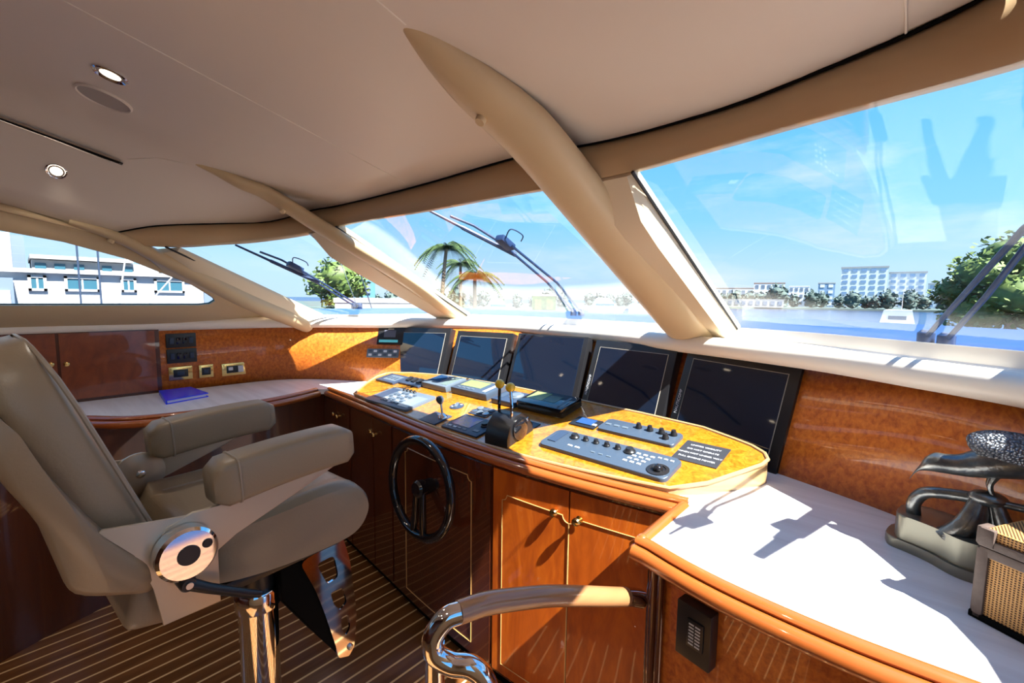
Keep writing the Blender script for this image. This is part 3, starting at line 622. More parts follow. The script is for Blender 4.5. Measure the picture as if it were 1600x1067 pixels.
# ------------------------------------------------------------------ five monitors
mons = [((-2.702, 1.748, 1.29), (-2.204, 1.828, 1.293), (-2.134, 1.74, 1.021), (-2.625, 1.649, .987), 'leftmost'),
        ((-2.169, 1.841, 1.29), (-1.704, 1.876, 1.298), (-1.668, 1.779, 1.021), (-2.104, 1.745, 1.012), 'second from the left'),
        ((-1.698, 1.891, 1.308), (-1.197, 1.88, 1.304), (-1.186, 1.782, 1.033), (-1.648, 1.783, 1.013), 'middle'),
        ((-1.185, 1.885, 1.302), (-.75, 1.838, 1.298), (-.722, 1.729, 1.003), (-1.154, 1.774, 1.002), 'second from the right'),
        ((-.732, 1.841, 1.297), (-.288, 1.754, 1.283), (-.284, 1.624, .93), (-.699, 1.725, .945), 'rightmost')]
mext = ['leftmost of the five dark monitors beside the small black data screen', 'second dark monitor from the left with a sunlit diagonal across its foot', 'middle black monitor of the five facing the throttle', 'fourth monitor from the left with white maker lettering on its left rim', 'rightmost and nearest dark monitor beside the orange cherry panel']
for i, (a, c, d, e, w_) in enumerate(mons):
    a, c, d, e = map(V, (a, c, d, e)); ux = ((c-a)+(d-e)).normalized(); uy = ((a-e)+(c-d)).normalized()
    w = .5*((c-a).length+(d-e).length); zb = .942; low = (e+d)*.5; top = (a+c)*.5
    low = low+(low-top)*((low.z-zb)/(top.z-low.z)); h = (top-low).length; o = (low+top)*.5
    M = FR(o, ux, uy); t = thing('monitor', mext[i], 'monitor', o, group='monitors along the helm dashboard')
    w *= .965
    b = MB(); b.box((w, h, .05), M @ T(0, 0, -.012), .004); b.build('case', M_black, t)
    if i == 2:
        b = MB(); b.box((w-.05, h-.03, .003), M @ T(0, .005, .0145)); b.build('screen', M_screen, t)
        b = MB(); b.box((.022, .004, .003), M @ T(0, -h*.36, .0165)); b.build('maker_mark', M_lgrey, t)
    else:
        b = MB(); b.tube([M @ V((sx_*(w/2-.035), sy_*(h/2-.035), .0145)) for sx_, sy_ in ((-1, -1), (1, -1), (1, 1), (-1, 1))], .0022, 6, closed=True); b.build('bezel_line', M_bezel, t)
        b = MB(); b.box((w-.072, h-.072, .003), M @ T(0, 0, .0145)); b.build('screen', M_screen, t)
        if i in (3, 4): text('NAUTICOMP', .017, M @ T(-w/2+.017, -.03, .0136) @ RZ(PI/2), M_letter, t)
    
# ------------------------------------------------------------------ port side fittings
PX = -3.19
t = thing('wall_cupboard', 'dark cherry cupboard with brass knobs on the port wall behind the helm chair back', 'cupboard', (PX, -.2, .94))
b = MB(); b.box((.02, 2.0, .37), T(PX-.0, -.483, 1.125)); b.build('frame', M_cherry, t)
d = MB(); d.box((.014, .34, .34), T(PX+.012, -.066, 1.125)); d = d.build('door', M_cup, t); knob((PX+.019, .083, 1.146), d, (1, 0, 0), .85)
d = MB(); d.box((.014, .38, .34), T(PX+.012, .306, 1.125)); d = d.build('door', M_cup, t); knob((PX+.019, .137, 1.142), d, (1, 0, 0), .85)
M = FR((PX+.012, .62, 1.232), (0, 1, 0), (0, 0, 1))
for z, lab in ((1.232, 'upper black switch panel with four rockers on the port wall'), (1.142, 'lower black switch panel with four rockers just above the brass sockets')):
    M = FR((PX+.012, .618, z), (0, 1, 0), (0, 0, 1)); t = thing('rocker_panel', lab, 'switch panel', M @ V((0, 0, 0)), group='black switch panels on the port wall')
    b = MB(); b.box((.145, .082, .012), M, .004); b.build('plate', M_black, t)
    for k in range(4): b = MB(); b.box((.02, .036, .008), M @ T(-.046+.031*k, 0, .008) @ RX(.2), .002); b.build('rocker', M_bgrey if k in (0, 3) else M_gblack, t)
for y, w, z, lab, wh in ((.607, .115, 1.04, 'leftmost wide brass framed socket above the blue book', 0), (.733, .075, 1.038, 'small square brass framed switch between the two wide brass sockets', 0), (.882, .135, 1.034, 'rightmost brass framed socket with a white plug at the edge of the sunlit panel', 1)):
    M = FR((PX+.012, y, z), (0, 1, 0), (0, 0, 1)); t = thing('brass_socket', lab, 'socket', M @ V((0, 0, 0)), group='brass framed sockets on the port wall')
    b = MB(); b.box((w, .078, .010), M, .003); b.build('frame', M_brass, t)
    b = MB(); b.box((w*.62, .045, .008), M @ T(0, 0, .004), .002); b.build('insert', M_black, t)
    for sx_ in (-1, 1): b = MB(); b.lathe([(.004, 0), (.004, .003), (.001, .004)], M @ T(sx_*w*.41, .028, .004), 10); b.build('screw', M_brass, t)
    if wh: b = MB(); b.box((.03, .04, .012), M @ T(.035, 0, .010), .002); b.box((.025, .02, .01), M @ T(-.02, .005, .008), .002); b.build('plug', M_letter, t)
    else: b = MB(); b.box((w*.3, .022, .006), M @ T(0, 0, .008), .001); b.build('rocker', M_bgrey, t)
# data screen and keypad on the port forward panel
def fpt(px, pz):                                # point on the fascia between bottom and top curve at x
    bq = at_x(B3, px); tq = at_x(T3, px); k = (pz-bq.z)/(tq.z-bq.z); return bq.lerp(tq, k)
ux = (fpt(-2.53, 1.2)-fpt(-2.75, 1.2)).normalized(); uy = (fpt(-2.64, 1.28)-fpt(-2.64, 1.0)).normalized()
M = FR(fpt(-2.645, 1.235), ux, uy); M = M @ T(0, 0, .004)
t = thing('data_screen', 'small black data screen with a cyan strip left of the monitors', 'display', M @ V((0, 0, 0)))
b = MB(); b.box((.20, .125, .016), M, .004); b.build('case', M_black, t)
plate(M, -.02, -.04, .008, .13, .018, mat('cyan_strip', (.10, .40, .45), .2, emit=((.1, .5, .55), .25)), 'lit_strip', t, .001); plate(M, -.015, .012, .008, .08, .05, mat('dim_text', (.10, .11, .15), .3), 'screen', t, .001); plate(M, -.01, .045, .008, .04, .008, M_bezel, 'maker_mark', t, .001)
M = FR(fpt(-2.655, 1.120), ux, uy) @ T(0, 0, .004); t = thing('small_keypad', 'small grey keypad right below the little black data screen', 'keypad', M @ V((0, 0, 0)))
b = MB(); b.box((.22, .06, .012), M, .003); b.build('case', M_lgrey, t)
for k in range(6):
    for j in range(2): plate(M, -.085+.034*k, -.013+.026*j, .006, .022, .014, M_grey if (k+j) % 2 else M_letter, 'key', t, .003)
# blue book
bk = [(-3.10, .475), (-2.80, .46), (-2.86, .665), (-3.12, .655)]
t = thing('book', 'bright blue hardcover book lying on the white port desk', 'book', (-2.95, .56, .94))
b = MB(); b.prism([(-3.115, .49), (-2.80, .465), (-2.86, .665), (-3.125, .64)], .004, T(0, 0, .9405)); b.prism([(-3.115, .49), (-2.80, .465), (-2.86, .665), (-3.125, .64)], .004, T(0, 0, .9585)); b.prism([(-3.115, .49), (-2.80, .465), (-2.802, .470), (-3.115, .495)], .0215, T(0, 0, .9405)); b.build('cover', M_blue, t)
b = MB(); b.prism([(-3.105, .497), (-2.812, .474), (-2.866, .656), (-3.115, .632)], .0142, T(0, 0, .9444)); b.build('pages', M_paper, t)
# air grille on the side cabinet
M = FR((-.301, rface(-.30)-.004, .80), (1, (rface(-.26)-rface(-.34))/.08, 0), (0, 0, 1)); t = thing('phone_grille', 'black box with white slots on the front of the starboard side cabinet', 'grille', M @ V((0, 0, 0)))
b = MB(); b.box((.077, .122, .03), M @ T(0, 0, .015), .003); b.build('case', M_black, t)
b = MB(); b.box((.038, .062, .006), M @ T(.006, .004, .031), .004); b.build('grille_plate', M_black, t)
for k in range(7): 
    for j in range(2): plate(M, -.001+.014*j, -.018+.0072*k, .034, .011, .003, M_letter, 'slot', t, .001)
# ------------------------------------------------------------------ steering wheel
o = V((-1.45, 1.045, .728)); M = FR(o, (1, 0, 0), (0, .05, 1)); t = thing('steering_wheel', 'black steering wheel on the front of the dark console', 'steering wheel', o)
b = MB(); b.tube([M @ V((.196*math.cos(2*PI*k/48), .196*math.sin(2*PI*k/48), 0)) for k in range(48)], .019, 14, closed=True); b.build('rim', M_gblack, t)
b = MB(); b.lathe([(.030, -.06), (.034, -.01), (.036, .012), (.028, .022), (.001, .024)], M, 24); b.build('hub', M_gblack, t)
b = MB(); b.tube([M @ V((0, 0, -.09)), M @ V((0, 0, -.02))], .022, 14); b.build('shaft', M_black, t)
for s in (-1, 1):
    b = MB(); b.tube([M @ V((s*.018, -.01, 0)), M @ V((s*.024, -.1, 0)), M @ V((s*.034, -.192, 0))], .015, 12); b.build('spoke', M_gblack, t)
# ------------------------------------------------------------------ grab rail
t = thing('grab_rail', 'chrome and wood grab rail on a post ending at the side cabinet corner', 'handrail', (-.598, .461, 0))
A = [V(p) for p in ((-.580, .500, .932), (-.565, .553, .929), (-.547, .608, .918), (-.520, .685, .899), (-.4976, .756, .874), (-.475, .85, .835), (-.466, .92, .803))]
b = MB(); b.tube(cr_spline(A, 8), .021, 14); b.build('wood_grip', M_railwood, t)
b = MB(); b.tube(cr_spline([(-.4665, .916, .805), (-.462, .94, .794), (-.452, .968, .78)], 4), [.0215]*9, 14); b.build('end_ferrule', M_chrome, t)
b = MB(); b.tube(cr_spline([(-.577, .505, .932), (-.592, .482, .925), (-.603, .462, .895), (-.598, .462, .865), (-.575, .480, .848), (-.548, .500, .846), (-.528, .515, .825), (-.518, .522, .78), (-.515, .524, .70), (-.515, .524, 0)], 7), .020, 14); b.build('bent_tube', M_chrome, t)
b = MB(); b.tube([(-.600, .462, 0), (-.600, .462, .885)], .018, 14); b.build('post', M_chrome, t)
b = MB(); b.lathe([(.045, 0), (.045, .006), (.02, .012)], T(-.600, .462, 0), 20); b.lathe([(.045, 0), (.045, .006), (.02, .012)], T(-.515, .524, 0), 20); b.build('base_flange', M_chrome, t)
# ------------------------------------------------------------------ helm chair (built in its own frame: +y is forward, +x starboard)
ch = thing('helm_chair', 'beige leather helm chair on a chrome pedestal facing the console', 'chair', (-1.40, .40, 0), .08, local=True)
def mprism_x(poly, x0, x1, bev):                # side profile (y,z) extruded across x, rounded edges
    b = bmesh.new(); n = len(poly)
    lo = [b.verts.new((x0, p[0], p[1])) for p in poly]; hi = [b.verts.new((x1, p[0], p[1])) for p in poly]
    f0 = b.faces.new(lo); f1 = b.faces.new(hi[::-1])
    for i in range(n): b.faces.new((lo[i], hi[i], hi[(i+1) % n], lo[(i+1) % n]))
    if bev: bmesh.ops.bevel(b, geom=list(f0.edges)+list(f1.edges), offset=bev, segments=4, profile=.5, affect='EDGES')
    m = MB(); m.merge(b); return m
def ysp(p, n=4):
    q = cr_spline([(0, a, c) for a, c in p], n); return [(v.y, v.z) for v in q]
# seat: rings across x so that the side bolsters stand above the sitting area
def seat_ring(x):
    a = abs(x)/.235; top = .018*max(0, min(1, (a-.62)/.25)); edge = max(0, a-.88)/.14; s = edge*edge*.022
    pr = [(-.17, .945+top), (-.02, .945+top), (.10, .958+top*.7), (.19, .958+top*.4), (.235, .935), (.258, .895), (.256, .855), (.225, .812), (.16, .795), (.0, .80), (-.13, .822), (-.19, .85), (-.20, .9)]
    cy, cz = .03, .875
    return [V((x, cy+(y-cy)*(1-s*2.5), cz+(z-cz)*(1-s*6))) for y, z in ysp(pr+pr[:1], 3)[:-1]]
b = MB(); b.loft([seat_ring(-.24+.48*i/26) for i in range(27)]); st = b.build('seat', M_leather, ch, sharp=60)
for s in (-1, 1):
    b = MB(); b.tube([V((s*.158, y, z)) for y, z in ((-.15, .947), (.0, .948), (.10, .958), (.19, .958), (.236, .934))], .0035, 6); b.build('piping', M_leather2, st)
b = MB(); b.tube([V((x, .055, .953)) for x in (-.15, 0, .15)], .003, 6); b.build('piping', M_leather2, st)
# backrest cushion
yf = lambda z: -.262-.36*(z-.985)-.08*max(0, z-1.32)
def back_ring(z, hw, th, dz=0):
    n = 28; pts = []
    for k in range(n):
        a = 2*PI*k/n; c, s = math.cos(a), math.sin(a); ex = .35
        X = hw*math.copysign(abs(c)**ex, c); Y = th/2*math.copysign(abs(s)**.5, s)
        pts.append(V((X, yf(z)-th/2+Y-.016*(X/hw)**4*0+.018*(abs(X)/hw)**3, z+.25*Y)))
    return pts
zs = [(.93, .19, .05), (.94, .215, .09), (.97, .222, .11), (1.1, .222, .115), (1.22, .22, .115), (1.29, .214, .11), (1.34, .20, .10), (1.375, .178, .08), (1.397, .14, .055), (1.407, .08, .025)]
b = MB(); b.loft([back_ring(*q) for q in zs]); bk_ = b.build('backrest', M_leather, ch, sharp=60)
b = MB(); b.tube([V((s*w*.985, yf(z)-.004+.016, z)) for s, seq in ((1, zs[1:]), (-1, zs[1:][::-1])) for z, w, th in seq], .0045, 6); b.build('piping', M_leather2, bk_)
shell = [(-.258, .905), (-.275, .888), (-.32, .905), (-.387, .942), (-.405, 1.0), (-.425, 1.09), (-.466, 1.187), (-.50, 1.28), (-.505, 1.31), (-.485, 1.318), (-.462, 1.30), (-.44, 1.25), (-.40, 1.16), (-.344, 1.05), (-.30, .99), (-.265, .945)]
shell = ysp(shell+shell[:1], 4)[:-1]
sc_y = sum(p[0] for p in shell)/len(shell); sc_z = sum(p[1] for p in shell)/len(shell)
rings = []
for i in range(25):
    x = -.278+.556*i/24; a_ = abs(x)/.278; e_ = max(0, a_-.80)/.20; k_ = 1-.16*e_**3
    rings.append([V((x, sc_y+(y-sc_y)*(1-.30*e_**3), sc_z+(z-sc_z)*k_)) for y, z in shell])
b = MB(); b.loft(rings); b.build('back_shell', M_leather, ch, sharp=80)
# armrests and brackets
for s in (1, -1):
    x = .235*s+.0
    M = T(x, .012, 1.082) @ RX(.055)
    rings = []
    for i in range(15):
        t = -1+2*i/14; y = .172*t; q_ = max(0, (abs(t)-.80)/.20); e = 1-q_**3*.30; hz = .053*e*(1-.06*(t+1)/2); hx = .047*(1-q_**3*.30); zc_ = .007*(1-t*t)
        rings.append([M @ V((hx*math.copysign(abs(math.cos(2*PI*k/24))**.34, math.cos(2*PI*k/24)), y, zc_+hz*math.copysign(abs(math.sin(2*PI*k/24))**.34, math.sin(2*PI*k/24)))) for k in range(24)])
    b = MB(); b.loft(rings); ar = b.build('armrest', M_leather, ch, sharp=60)
    b = MB(); r = [p.copy() for p in rings[2]]; c = sum(r, V())/len(r); b.tube([c+(p-c)*1.01 for p in r], .0028, 6, closed=True); b.build('piping', M_leather2, ar)
    xp = .256 if s > 0 else -.264
    br = [(-.27, .975), (-.24, .925), (-.165, .925), (-.12, .955), (.03, 1.005), (.13, 1.042), (.13, 1.056), (-.11, 1.05), (-.15, 1.03), (-.2, 1.035), (-.25, 1.02)]
    mprism_x(br, xp, xp+.008, .002).build('arm_bracket', M_plate, ch, sharp=30)
    pl = [(-.352, 1.05), (-.345, 1.056), (-.263, 1.04), (-.2, 1.03), (-.157, .98), (-.157, .809), (-.263, .812), (-.275, .90), (-.30, .985)]
    mprism_x(pl, xp+.001 if s > 0 else xp+.009, xp+.007 if s > 0 else xp+.015, .0015).build('side_plate', M_plate, ch, sharp=30)
    if s < 0:
        b = MB(); b.lathe([(.06, 0), (.06, .008), (.056, .011), (.001, .011)], FR((xp+.016, -.18, .985), (0, 1, 0), (0, 0, 1)), 30); dsc = b.build('hinge_disc', M_plate, ch)
        b = MB(); b.lathe([(.011, 0), (.011, .004), (.007, .007), (.001, .007)], FR((xp+.027, -.18, .985), (0, 1, 0), (0, 0, 1)), 16); b.build('bolt', M_chrome, dsc)
FX = FR((.266, -.222, .962), (0, 1, 0), (0, 0, 1))
b = MB(); b.lathe([(.056, 0), (.056, .028), (.050, .034), (.001, .034)], FX, 40); hc = b.build('hinge_cover', M_chrome, ch, label='round chrome hinge cover with two black dials')
b = MB(); b.lathe([(.021, 0), (.020, .003), (.001, .003)], FX @ T(0, 0, .034), 28); b.build('dial', M_black, hc)
b = MB(); b.lathe([(.010, 0), (.009, .003), (.001, .003)], FX @ T(.034, .012, .034), 20); b.build('small_dial', M_black, hc)
b = MB(); b.lathe([(.016, 0), (.016, .03), (.013, .036), (.001, .036)], FR((.266, -.225, .898), (0, 1, 0), (0, 0, 1)), 20); b.tube([V((.292, -.225, .898)), V((.297, -.19, .872)), V((.304, -.115, .822)), V((.305, -.09, .808))], [.013, .011, .010, .008], 12)
lv = b.build('recline_lever', M_black, ch)
b = MB(); b.lathe([(.007, 0), (.007, .003), (.001, .003)], FR((.303, -.225, .898), (0, 1, 0), (0, 0, 1)), 14); b.build('screw', M_steel, lv)
b = MB(); b.box((.46, .11, .10), T(0, -.255, .845) @ RX(-.25), .02, 3); b.build('rear_bracket', M_leather, ch)
b = MB(); b.box((.40, .34, .03), T(0, .01, .79), .01); b.build('seat_pan', M_black, ch)
PD = (.030, .012)
b = MB(); b.lathe([(.045, .60), (.045, .80)], T(*PD, 0), 28); b.build('upper_post', M_black, ch)
b = MB(); b.lathe([(.046, .60), (.058, .60), (.060, .612), (.060, .648), (.055, .656), (.044, .656)], T(*PD, 0), 36); b.build('collar', M_chrome, ch)
b = MB(); b.lathe([(.052, .012), (.052, .61)], T(*PD, 0), 36); b.build('pedestal', M_chrome, ch)
b = MB(); b.lathe([(.001, .0), (.17, 0), (.17, .008), (.155, .016), (.06, .022), (.052, .03)], T(*PD, 0), 40); b.build('base_flange', M_chrome, ch)
# footrest side plate with three holes
def plate_holes(outer_, holes, th, M, name, m, parent):
    b = bmesh.new(); edges = []
    for lp in [outer_]+holes:
        vs = [b.verts.new((0, y, z)) for y, z in lp]; edges += [b.edges.new((vs[i], vs[(i+1) % len(vs)])) for i in range(len(vs))]
    bmesh.ops.triangle_fill(b, edges=edges, use_beauty=True)
    r = bmesh.ops.extrude_face_region(b, geom=b.faces[:]); bmesh.ops.translate(b, verts=[v for v in r['geom'] if isinstance(v, bmesh.types.BMVert)], vec=(th, 0, 0))
    q = MB(); q.merge(b, M); return q.build(name, m, parent, sharp=30)
lw = T(1.40, 0, 0)
def loc(pts): return [(y-.40, z) for y, z in pts]
def rnd_loop(pts, r=.25):
    out = []
    for i, p in enumerate(pts):
        a = V((*pts[i-1], 0)); q = V((*p, 0)); c = V((*pts[(i+1) % len(pts)], 0))
        p0 = q.lerp(a, r); p1 = q.lerp(c, r)
        for k in range(4):
            t = k/3; w = p0.lerp(q, t).lerp(q.lerp(p1, t), t); out.append((w.x, w.y))
    return out
fo = rnd_loop(loc([(.50, .715), (.64, .735), (.663, .646), (.683, .46), (.672, .341), (.652, .318), (.615, .335), (.604, .391), (.572, .514), (.545, .605)]), .18)
fh = [rnd_loop(loc([(.55, .687), (.608, .689), (.622, .611), (.583, .604)])), rnd_loop(loc([(.592, .572), (.634, .568), (.649, .51), (.625, .495), (.603, .525)])), rnd_loop(loc([(.627, .47), (.651, .468), (.659, .416), (.643, .394), (.626, .434)]), .35)]
fr = plate_holes(fo, fh, .008, T(.10, 0, 0), 'footrest', M_chrome, ch)
fr['label'] = 'chrome footrest plate with three rounded holes'
b = MB(); b.lathe([(.010, 0), (.010, .004), (.006, .008), (.001, .008)], FR((.108, .255, .35), (0, 1, 0), (0, 0, 1)), 16); b.build('bolt', M_steel, fr)
mprism_x(loc([(.45, .75), (.50, .75), (.61, .42), (.615, .345), (.45, .62)]), -.10, .098, .004).build('footrest_web', M_dark, ch)
# ------------------------------------------------------------------ bird sculpture and cane box
t = thing('bird_sculpture', 'dark bronze bird with a curved beak perched on roots above a wavy two tier plinth', 'sculpture', (.10, 1.33, .94))
def wavy(o, dz0, dz1, m, nm):
    top = [(-.02, 1.36), (.0, 1.425), (.06, 1.43), (.12, 1.395), (.19, 1.375), (.245, 1.33), (.25, 1.285), (.21, 1.255), (.16, 1.262), (.115, 1.262), (.085, 1.27), (.05, 1.30), (.015, 1.318), (-.012, 1.33)]
    c = V((.115, 1.335, 0)); P = cr_spline([(*p, 0) for p in top+top[:1]], 5)[:-1]; P = [c+(p-c)*(1+o/.12) for p in P]
    b = MB(); b.prism([(p.x, p.y) for p in P], dz1-dz0, T(0, 0, dz0), .004); return b.build(nm, m, t, sharp=50)
wavy(.006, .94, .962, M_pewter, 'lower_tier'); wavy(-.008, .962, 1.018, M_pewter, 'upper_tier')
b = MB()
b.tube(cr_spline([(.02, 1.365, 1.012), (.018, 1.36, 1.045), (.035, 1.352, 1.075), (.075, 1.34, 1.088), (.12, 1.33, 1.095)], 5), [.014-.0001*i for i in range(21)], 10)
r2 = random.Random(3)
for k in range(11):
    a = r2.uniform(-1.6, 1.6); x0 = .130+.028*math.sin(a); y0 = 1.325+.022*math.cos(a*2)
    b.tube(cr_spline([(x0+.030*math.sin(a), y0+.006*r2.random(), 1.004), (x0+r2.uniform(-.012, .012), y0, 1.045), (.128+.012*math.sin(a), 1.325, 1.100)], 5), [.021-.0010*i for i in range(11)], 9)
b.sphere(.024, T(.128, 1.325, 1.10) @ Matrix.Diagonal((1.3, 1, .7, 1)), 12)
b.tube(cr_spline([(.12, 1.32, 1.10), (.17, 1.315, 1.098), (.23, 1.30, 1.105)], 4), .008, 8)
b.build('root_branch', M_bronze, t, sharp=60)
bird = [(.006, 1.108, .0012, .0012), (.013, 1.124, .0028, .003), (.020, 1.136, .0055, .006), (.028, 1.148, .013, .015), (.043, 1.156, .018, .021), (.060, 1.157, .019, .021), (.080, 1.160, .022, .023), (.10, 1.168, .029, .029), (.13, 1.182, .037, .037), (.165, 1.190, .037, .037), (.20, 1.190, .030, .030), (.235, 1.185, .018, .018), (.275, 1.176, .012, .007), (.30, 1.170, .008, .003)]
P = cr_spline([(x, z, 0) for x, z, w, h in bird], 3); R = cr_spline([(w, h, 0) for x, z, w, h in bird], 3)
b = MB(); b.loft([[V((p.x, 1.325+q.x*math.cos(2*PI*k/18), p.y+q.y*math.sin(2*PI*k/18))) for k in range(18)] for p, q in zip(P, R)]); b.build('body', M_bronze, t, sharp=80)
for s in (-1, 1):
    b = MB(); b.sphere(1, T(.165, 1.325+s*.016, 1.208) @ RY(.12) @ Matrix.Diagonal((.078, .026, .034, 1)), 24); b.build('wing', M_feather, t, sharp=80)
    b = MB(); b.sphere(.0026, T(.042, 1.325+s*.0125, 1.163), 8); b.build('eye', M_gblack, t)
    b = MB(); b.tube(cr_spline([(.135, 1.325+s*.012, 1.155), (.128, 1.325+s*.012, 1.13), (.135, 1.325+s*.01, 1.108)], 4), [.008, .007, .006, .005, .005, .0045, .004, .004, .004], 8)
    for q in (-1, 0, 1): b.tube([(.135, 1.325+s*.01, 1.112), (.122-.004*abs(q), 1.325+s*.01+q*.008, 1.106)], .0025, 6)
    b.build('leg', M_bronze, t)
BX = FR((.107, 1.125, .94), (.86, -.5, 0), (.5, .86, 0))
t = thing('cane_box', 'woven cane lidded box with brown leather edges beside the bird sculpture', 'box', (.107, 1.125, .94))
b = MB(); b.box((.232, .112, .125), BX @ T(.118, .056, .066)); body = b.build('body', M_wicker, t)
b = MB(); b.box((.232, .112, .030), BX @ T(.118, .056, .152), .004); lid = b.build('lid', M_wicker, t)
M_lth = noisy('brown_binding', [(0, (.07, .045, .035)), (1, (.15, .105, .085))], (60, 60, 60), rough=.6, bump=.2)
b = MB()
for x in (0, .236):
    for y in (0, .112): b.box((.015, .010, .128), BX @ T(x+(.006 if x == 0 else -.006), y, .066), .003); b.box((.010, .015, .128), BX @ T(x, y+(.006 if y == 0 else -.006), .066), .003)
for y in (0, .112): b.box((.236, .009, .016), BX @ T(.118, y, .126), .002)
b.build('binding', M_lth, body)
b = MB(); b.box((.246, .122, .012), BX @ T(.118, .056, .006), .002); b.build('bottom_rim', M_mould if False else M_dark, body)
b = MB()
for y in (-.001, .113): b.box((.24, .008, .014), BX @ T(.118, y, .142), .002)
for x in (-.001, .237): b.box((.008, .116, .014), BX @ T(x, .056, .142), .002)
b.box((.020, .012, .032), BX @ T(.009, -.001, .153), .003); b.box((.012, .03, .032), BX @ T(-.001, .012, .153), .003)
b.build('binding', M_lth, lid)
# ------------------------------------------------------------------ wipers outside the glass
def wiper(label, arm1, arm2, bl0, bl1, head, br=.009, h_=True):
    t = thing('windshield_wiper', label, 'wiper', arm1[0], group='windshield wipers')
    for a in (arm1, arm2):
        b = MB(); b.tube([V(p) for p in a], .006, 8); b.lathe([(.018, -.02), (.018, .012), (.010, .02)], Matrix.Translation(V(a[0])), 12); b.build('arm', M_wiper, t)
    b = MB(); q0, q1 = V(bl0), V(bl1); d = q1-q0; b.tube([q0, q0.lerp(q1, .6), q0.lerp(q1, .62), q1], [br*1.3, br*1.1, br*.8, br*.6], 8)
    b.tube([q0.lerp(q1, .25)+V((0, .01, .02)), q0.lerp(q1, .5)+V((0, .012, .03)), q0.lerp(q1, .75)+V((0, .01, .02))], .006, 8); b.build('blade', M_wiper, t)
    b = MB(); b.box((.05, .09, .03), Matrix.Translation(V(head)) @ RX(-.46), .008)
    if br < .015 and h_: h = V(head); b.tube(cr_spline([h+V((.02, -.02, .015)), h+V((.06, -.03, .05)), h+V((.075, .03, .03)), h+V((.04, .06, .01))], 5), .003, 6)
    b.build('wiper_head', M_wiper, t)
wiper('wiper with two arms outside the centre windshield pane', [(-1.475, 2.135, 1.425), (-1.405, 1.79, 1.585), (-1.40, 1.47, 1.735)], [(-1.42, 2.131, 1.427), (-1.347, 1.799, 1.58), (-1.36, 1.48, 1.73)], (-1.40, 1.55, 1.70), (-1.585, 1.175, 1.875), (-1.39, 1.47, 1.745))
wiper('wiper outside the port windshield pane', [(-2.837, 1.52, 1.435), (-2.80, 1.25, 1.585), (-2.766, 1.12, 1.66)], [(-2.80, 1.54, 1.435), (-2.77, 1.27, 1.585), (-2.745, 1.12, 1.66)], (-2.78, 1.26, 1.58), (-2.83, .82, 1.775), (-2.76, 1.11, 1.668))
wiper('wiper with two thick arms outside the starboard windshield pane', [(.011, 1.585, 1.412), (.073, 1.339, 1.54), (.118, 1.18, 1.63), (.17, 1.06, 1.695)], [(.049, 1.565, 1.408), (.095, 1.361, 1.515), (.138, 1.19, 1.63), (.19, 1.06, 1.695)], (.155, 1.15, 1.655), (.20, .95, 1.755), (.18, 1.06, 1.705), .008, False)
wiper('unseen wiper added at the starboard end of the windshield to shadow the worktop', [(.225, 1.46, 1.415), (.275, 1.38, 1.525), (.312, 1.215, 1.62)], [(.255, 1.44, 1.415), (.29, 1.37, 1.525), (.318, 1.215, 1.62)], (.285, 1.42, 1.51), (.345, 1.0, 1.705), (.315, 1.215, 1.632), .02)  # out of view, added to cast the thin shadow strip on the worktop
# outside cowl below the glass
b = MB(); Gc = resample(G3, 70)
rows = [[g+V((0, .035, -.03)) for g in Gc], [g+outward(Gc, i)*.10+V((0, 0, -.005)) for i, g in enumerate(Gc)], [g+outward(Gc, i)*.16+V((0, 0, .030)) for i, g in enumerate(Gc)], [g+outward(Gc, i)*.22+V((0, 0, .020)) for i, g in enumerate(Gc)], [g+outward(Gc, i)*.5+V((0, 0, -.25)) for i, g in enumerate(Gc)]]
b.strip(rows); struct(b.build('trim_16', M_cowl, solid=.01))
# ------------------------------------------------------------------ harbour outside
def PB(bear, dist, z=0): a = math.radians(bear); return V((dist*math.sin(a), dist*math.cos(a), z))
b = MB(); b.box((3000, 3000, .1), T(0, 0, -3.05)); struct(b.build('water', M_water))
b = MB(); pts = [(-75, 150), (-60, 150), (-52, 110), (-45, 110), (-40, 150), (-28, 240), (-17, 300), (-8, 320), (2, 320), (10, 330), (25, 330)]
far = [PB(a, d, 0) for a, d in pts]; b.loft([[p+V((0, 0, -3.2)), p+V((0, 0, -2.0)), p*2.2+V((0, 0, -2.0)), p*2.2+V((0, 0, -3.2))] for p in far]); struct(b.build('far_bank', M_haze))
def leaves(bm_, c, rx, ry, rz, n, s, r_):
    for i in range(n):
        while True:
            p = V((r_.uniform(-1, 1), r_.uniform(-1, 1), r_.uniform(-1, 1)))
            if .25 < p.length < 1: break
        q = c+V((p.x*rx, p.y*ry, p.z*rz)); u = V((r_.gauss(0, 1), r_.gauss(0, 1), r_.gauss(0, .6))).normalized(); w = u.orthogonal().normalized(); w = (Matrix.Rotation(r_.uniform(0, 6.28), 3, u) @ w)
        k = s*r_.uniform(.6, 1.3); bm_.add([q-u*k, q+w*k*.5, q+u*k, q-w*k*.5], [(0, 1, 2, 3)])
def tree(name, label, base, clumps, leaf, n, s, m, trunk_h, group=None, seed=1, tr=.25):
    r_ = random.Random(seed); t = thing(name, label, 'tree', base, group=group); b = MB()
    for (dx, dy, dz, rx, rz) in clumps:
        b.sphere(1, Matrix.Translation(base+V((dx, dy, dz))) @ Matrix.Diagonal((rx*.72, rx*.72, rz*.72, 1)), 12)
        leaves(b, base+V((dx, dy, dz)), rx, rx, rz, n, s, r_)
    b.build('crown', m, t, sharp=180)
    b = MB(); b.tube([base, base+V((.1, 0, trunk_h*.6)), base+V((0, .1, trunk_h))], [tr, tr*.8, tr*.5], 8); b.build('trunk', M_trunk, t); return t
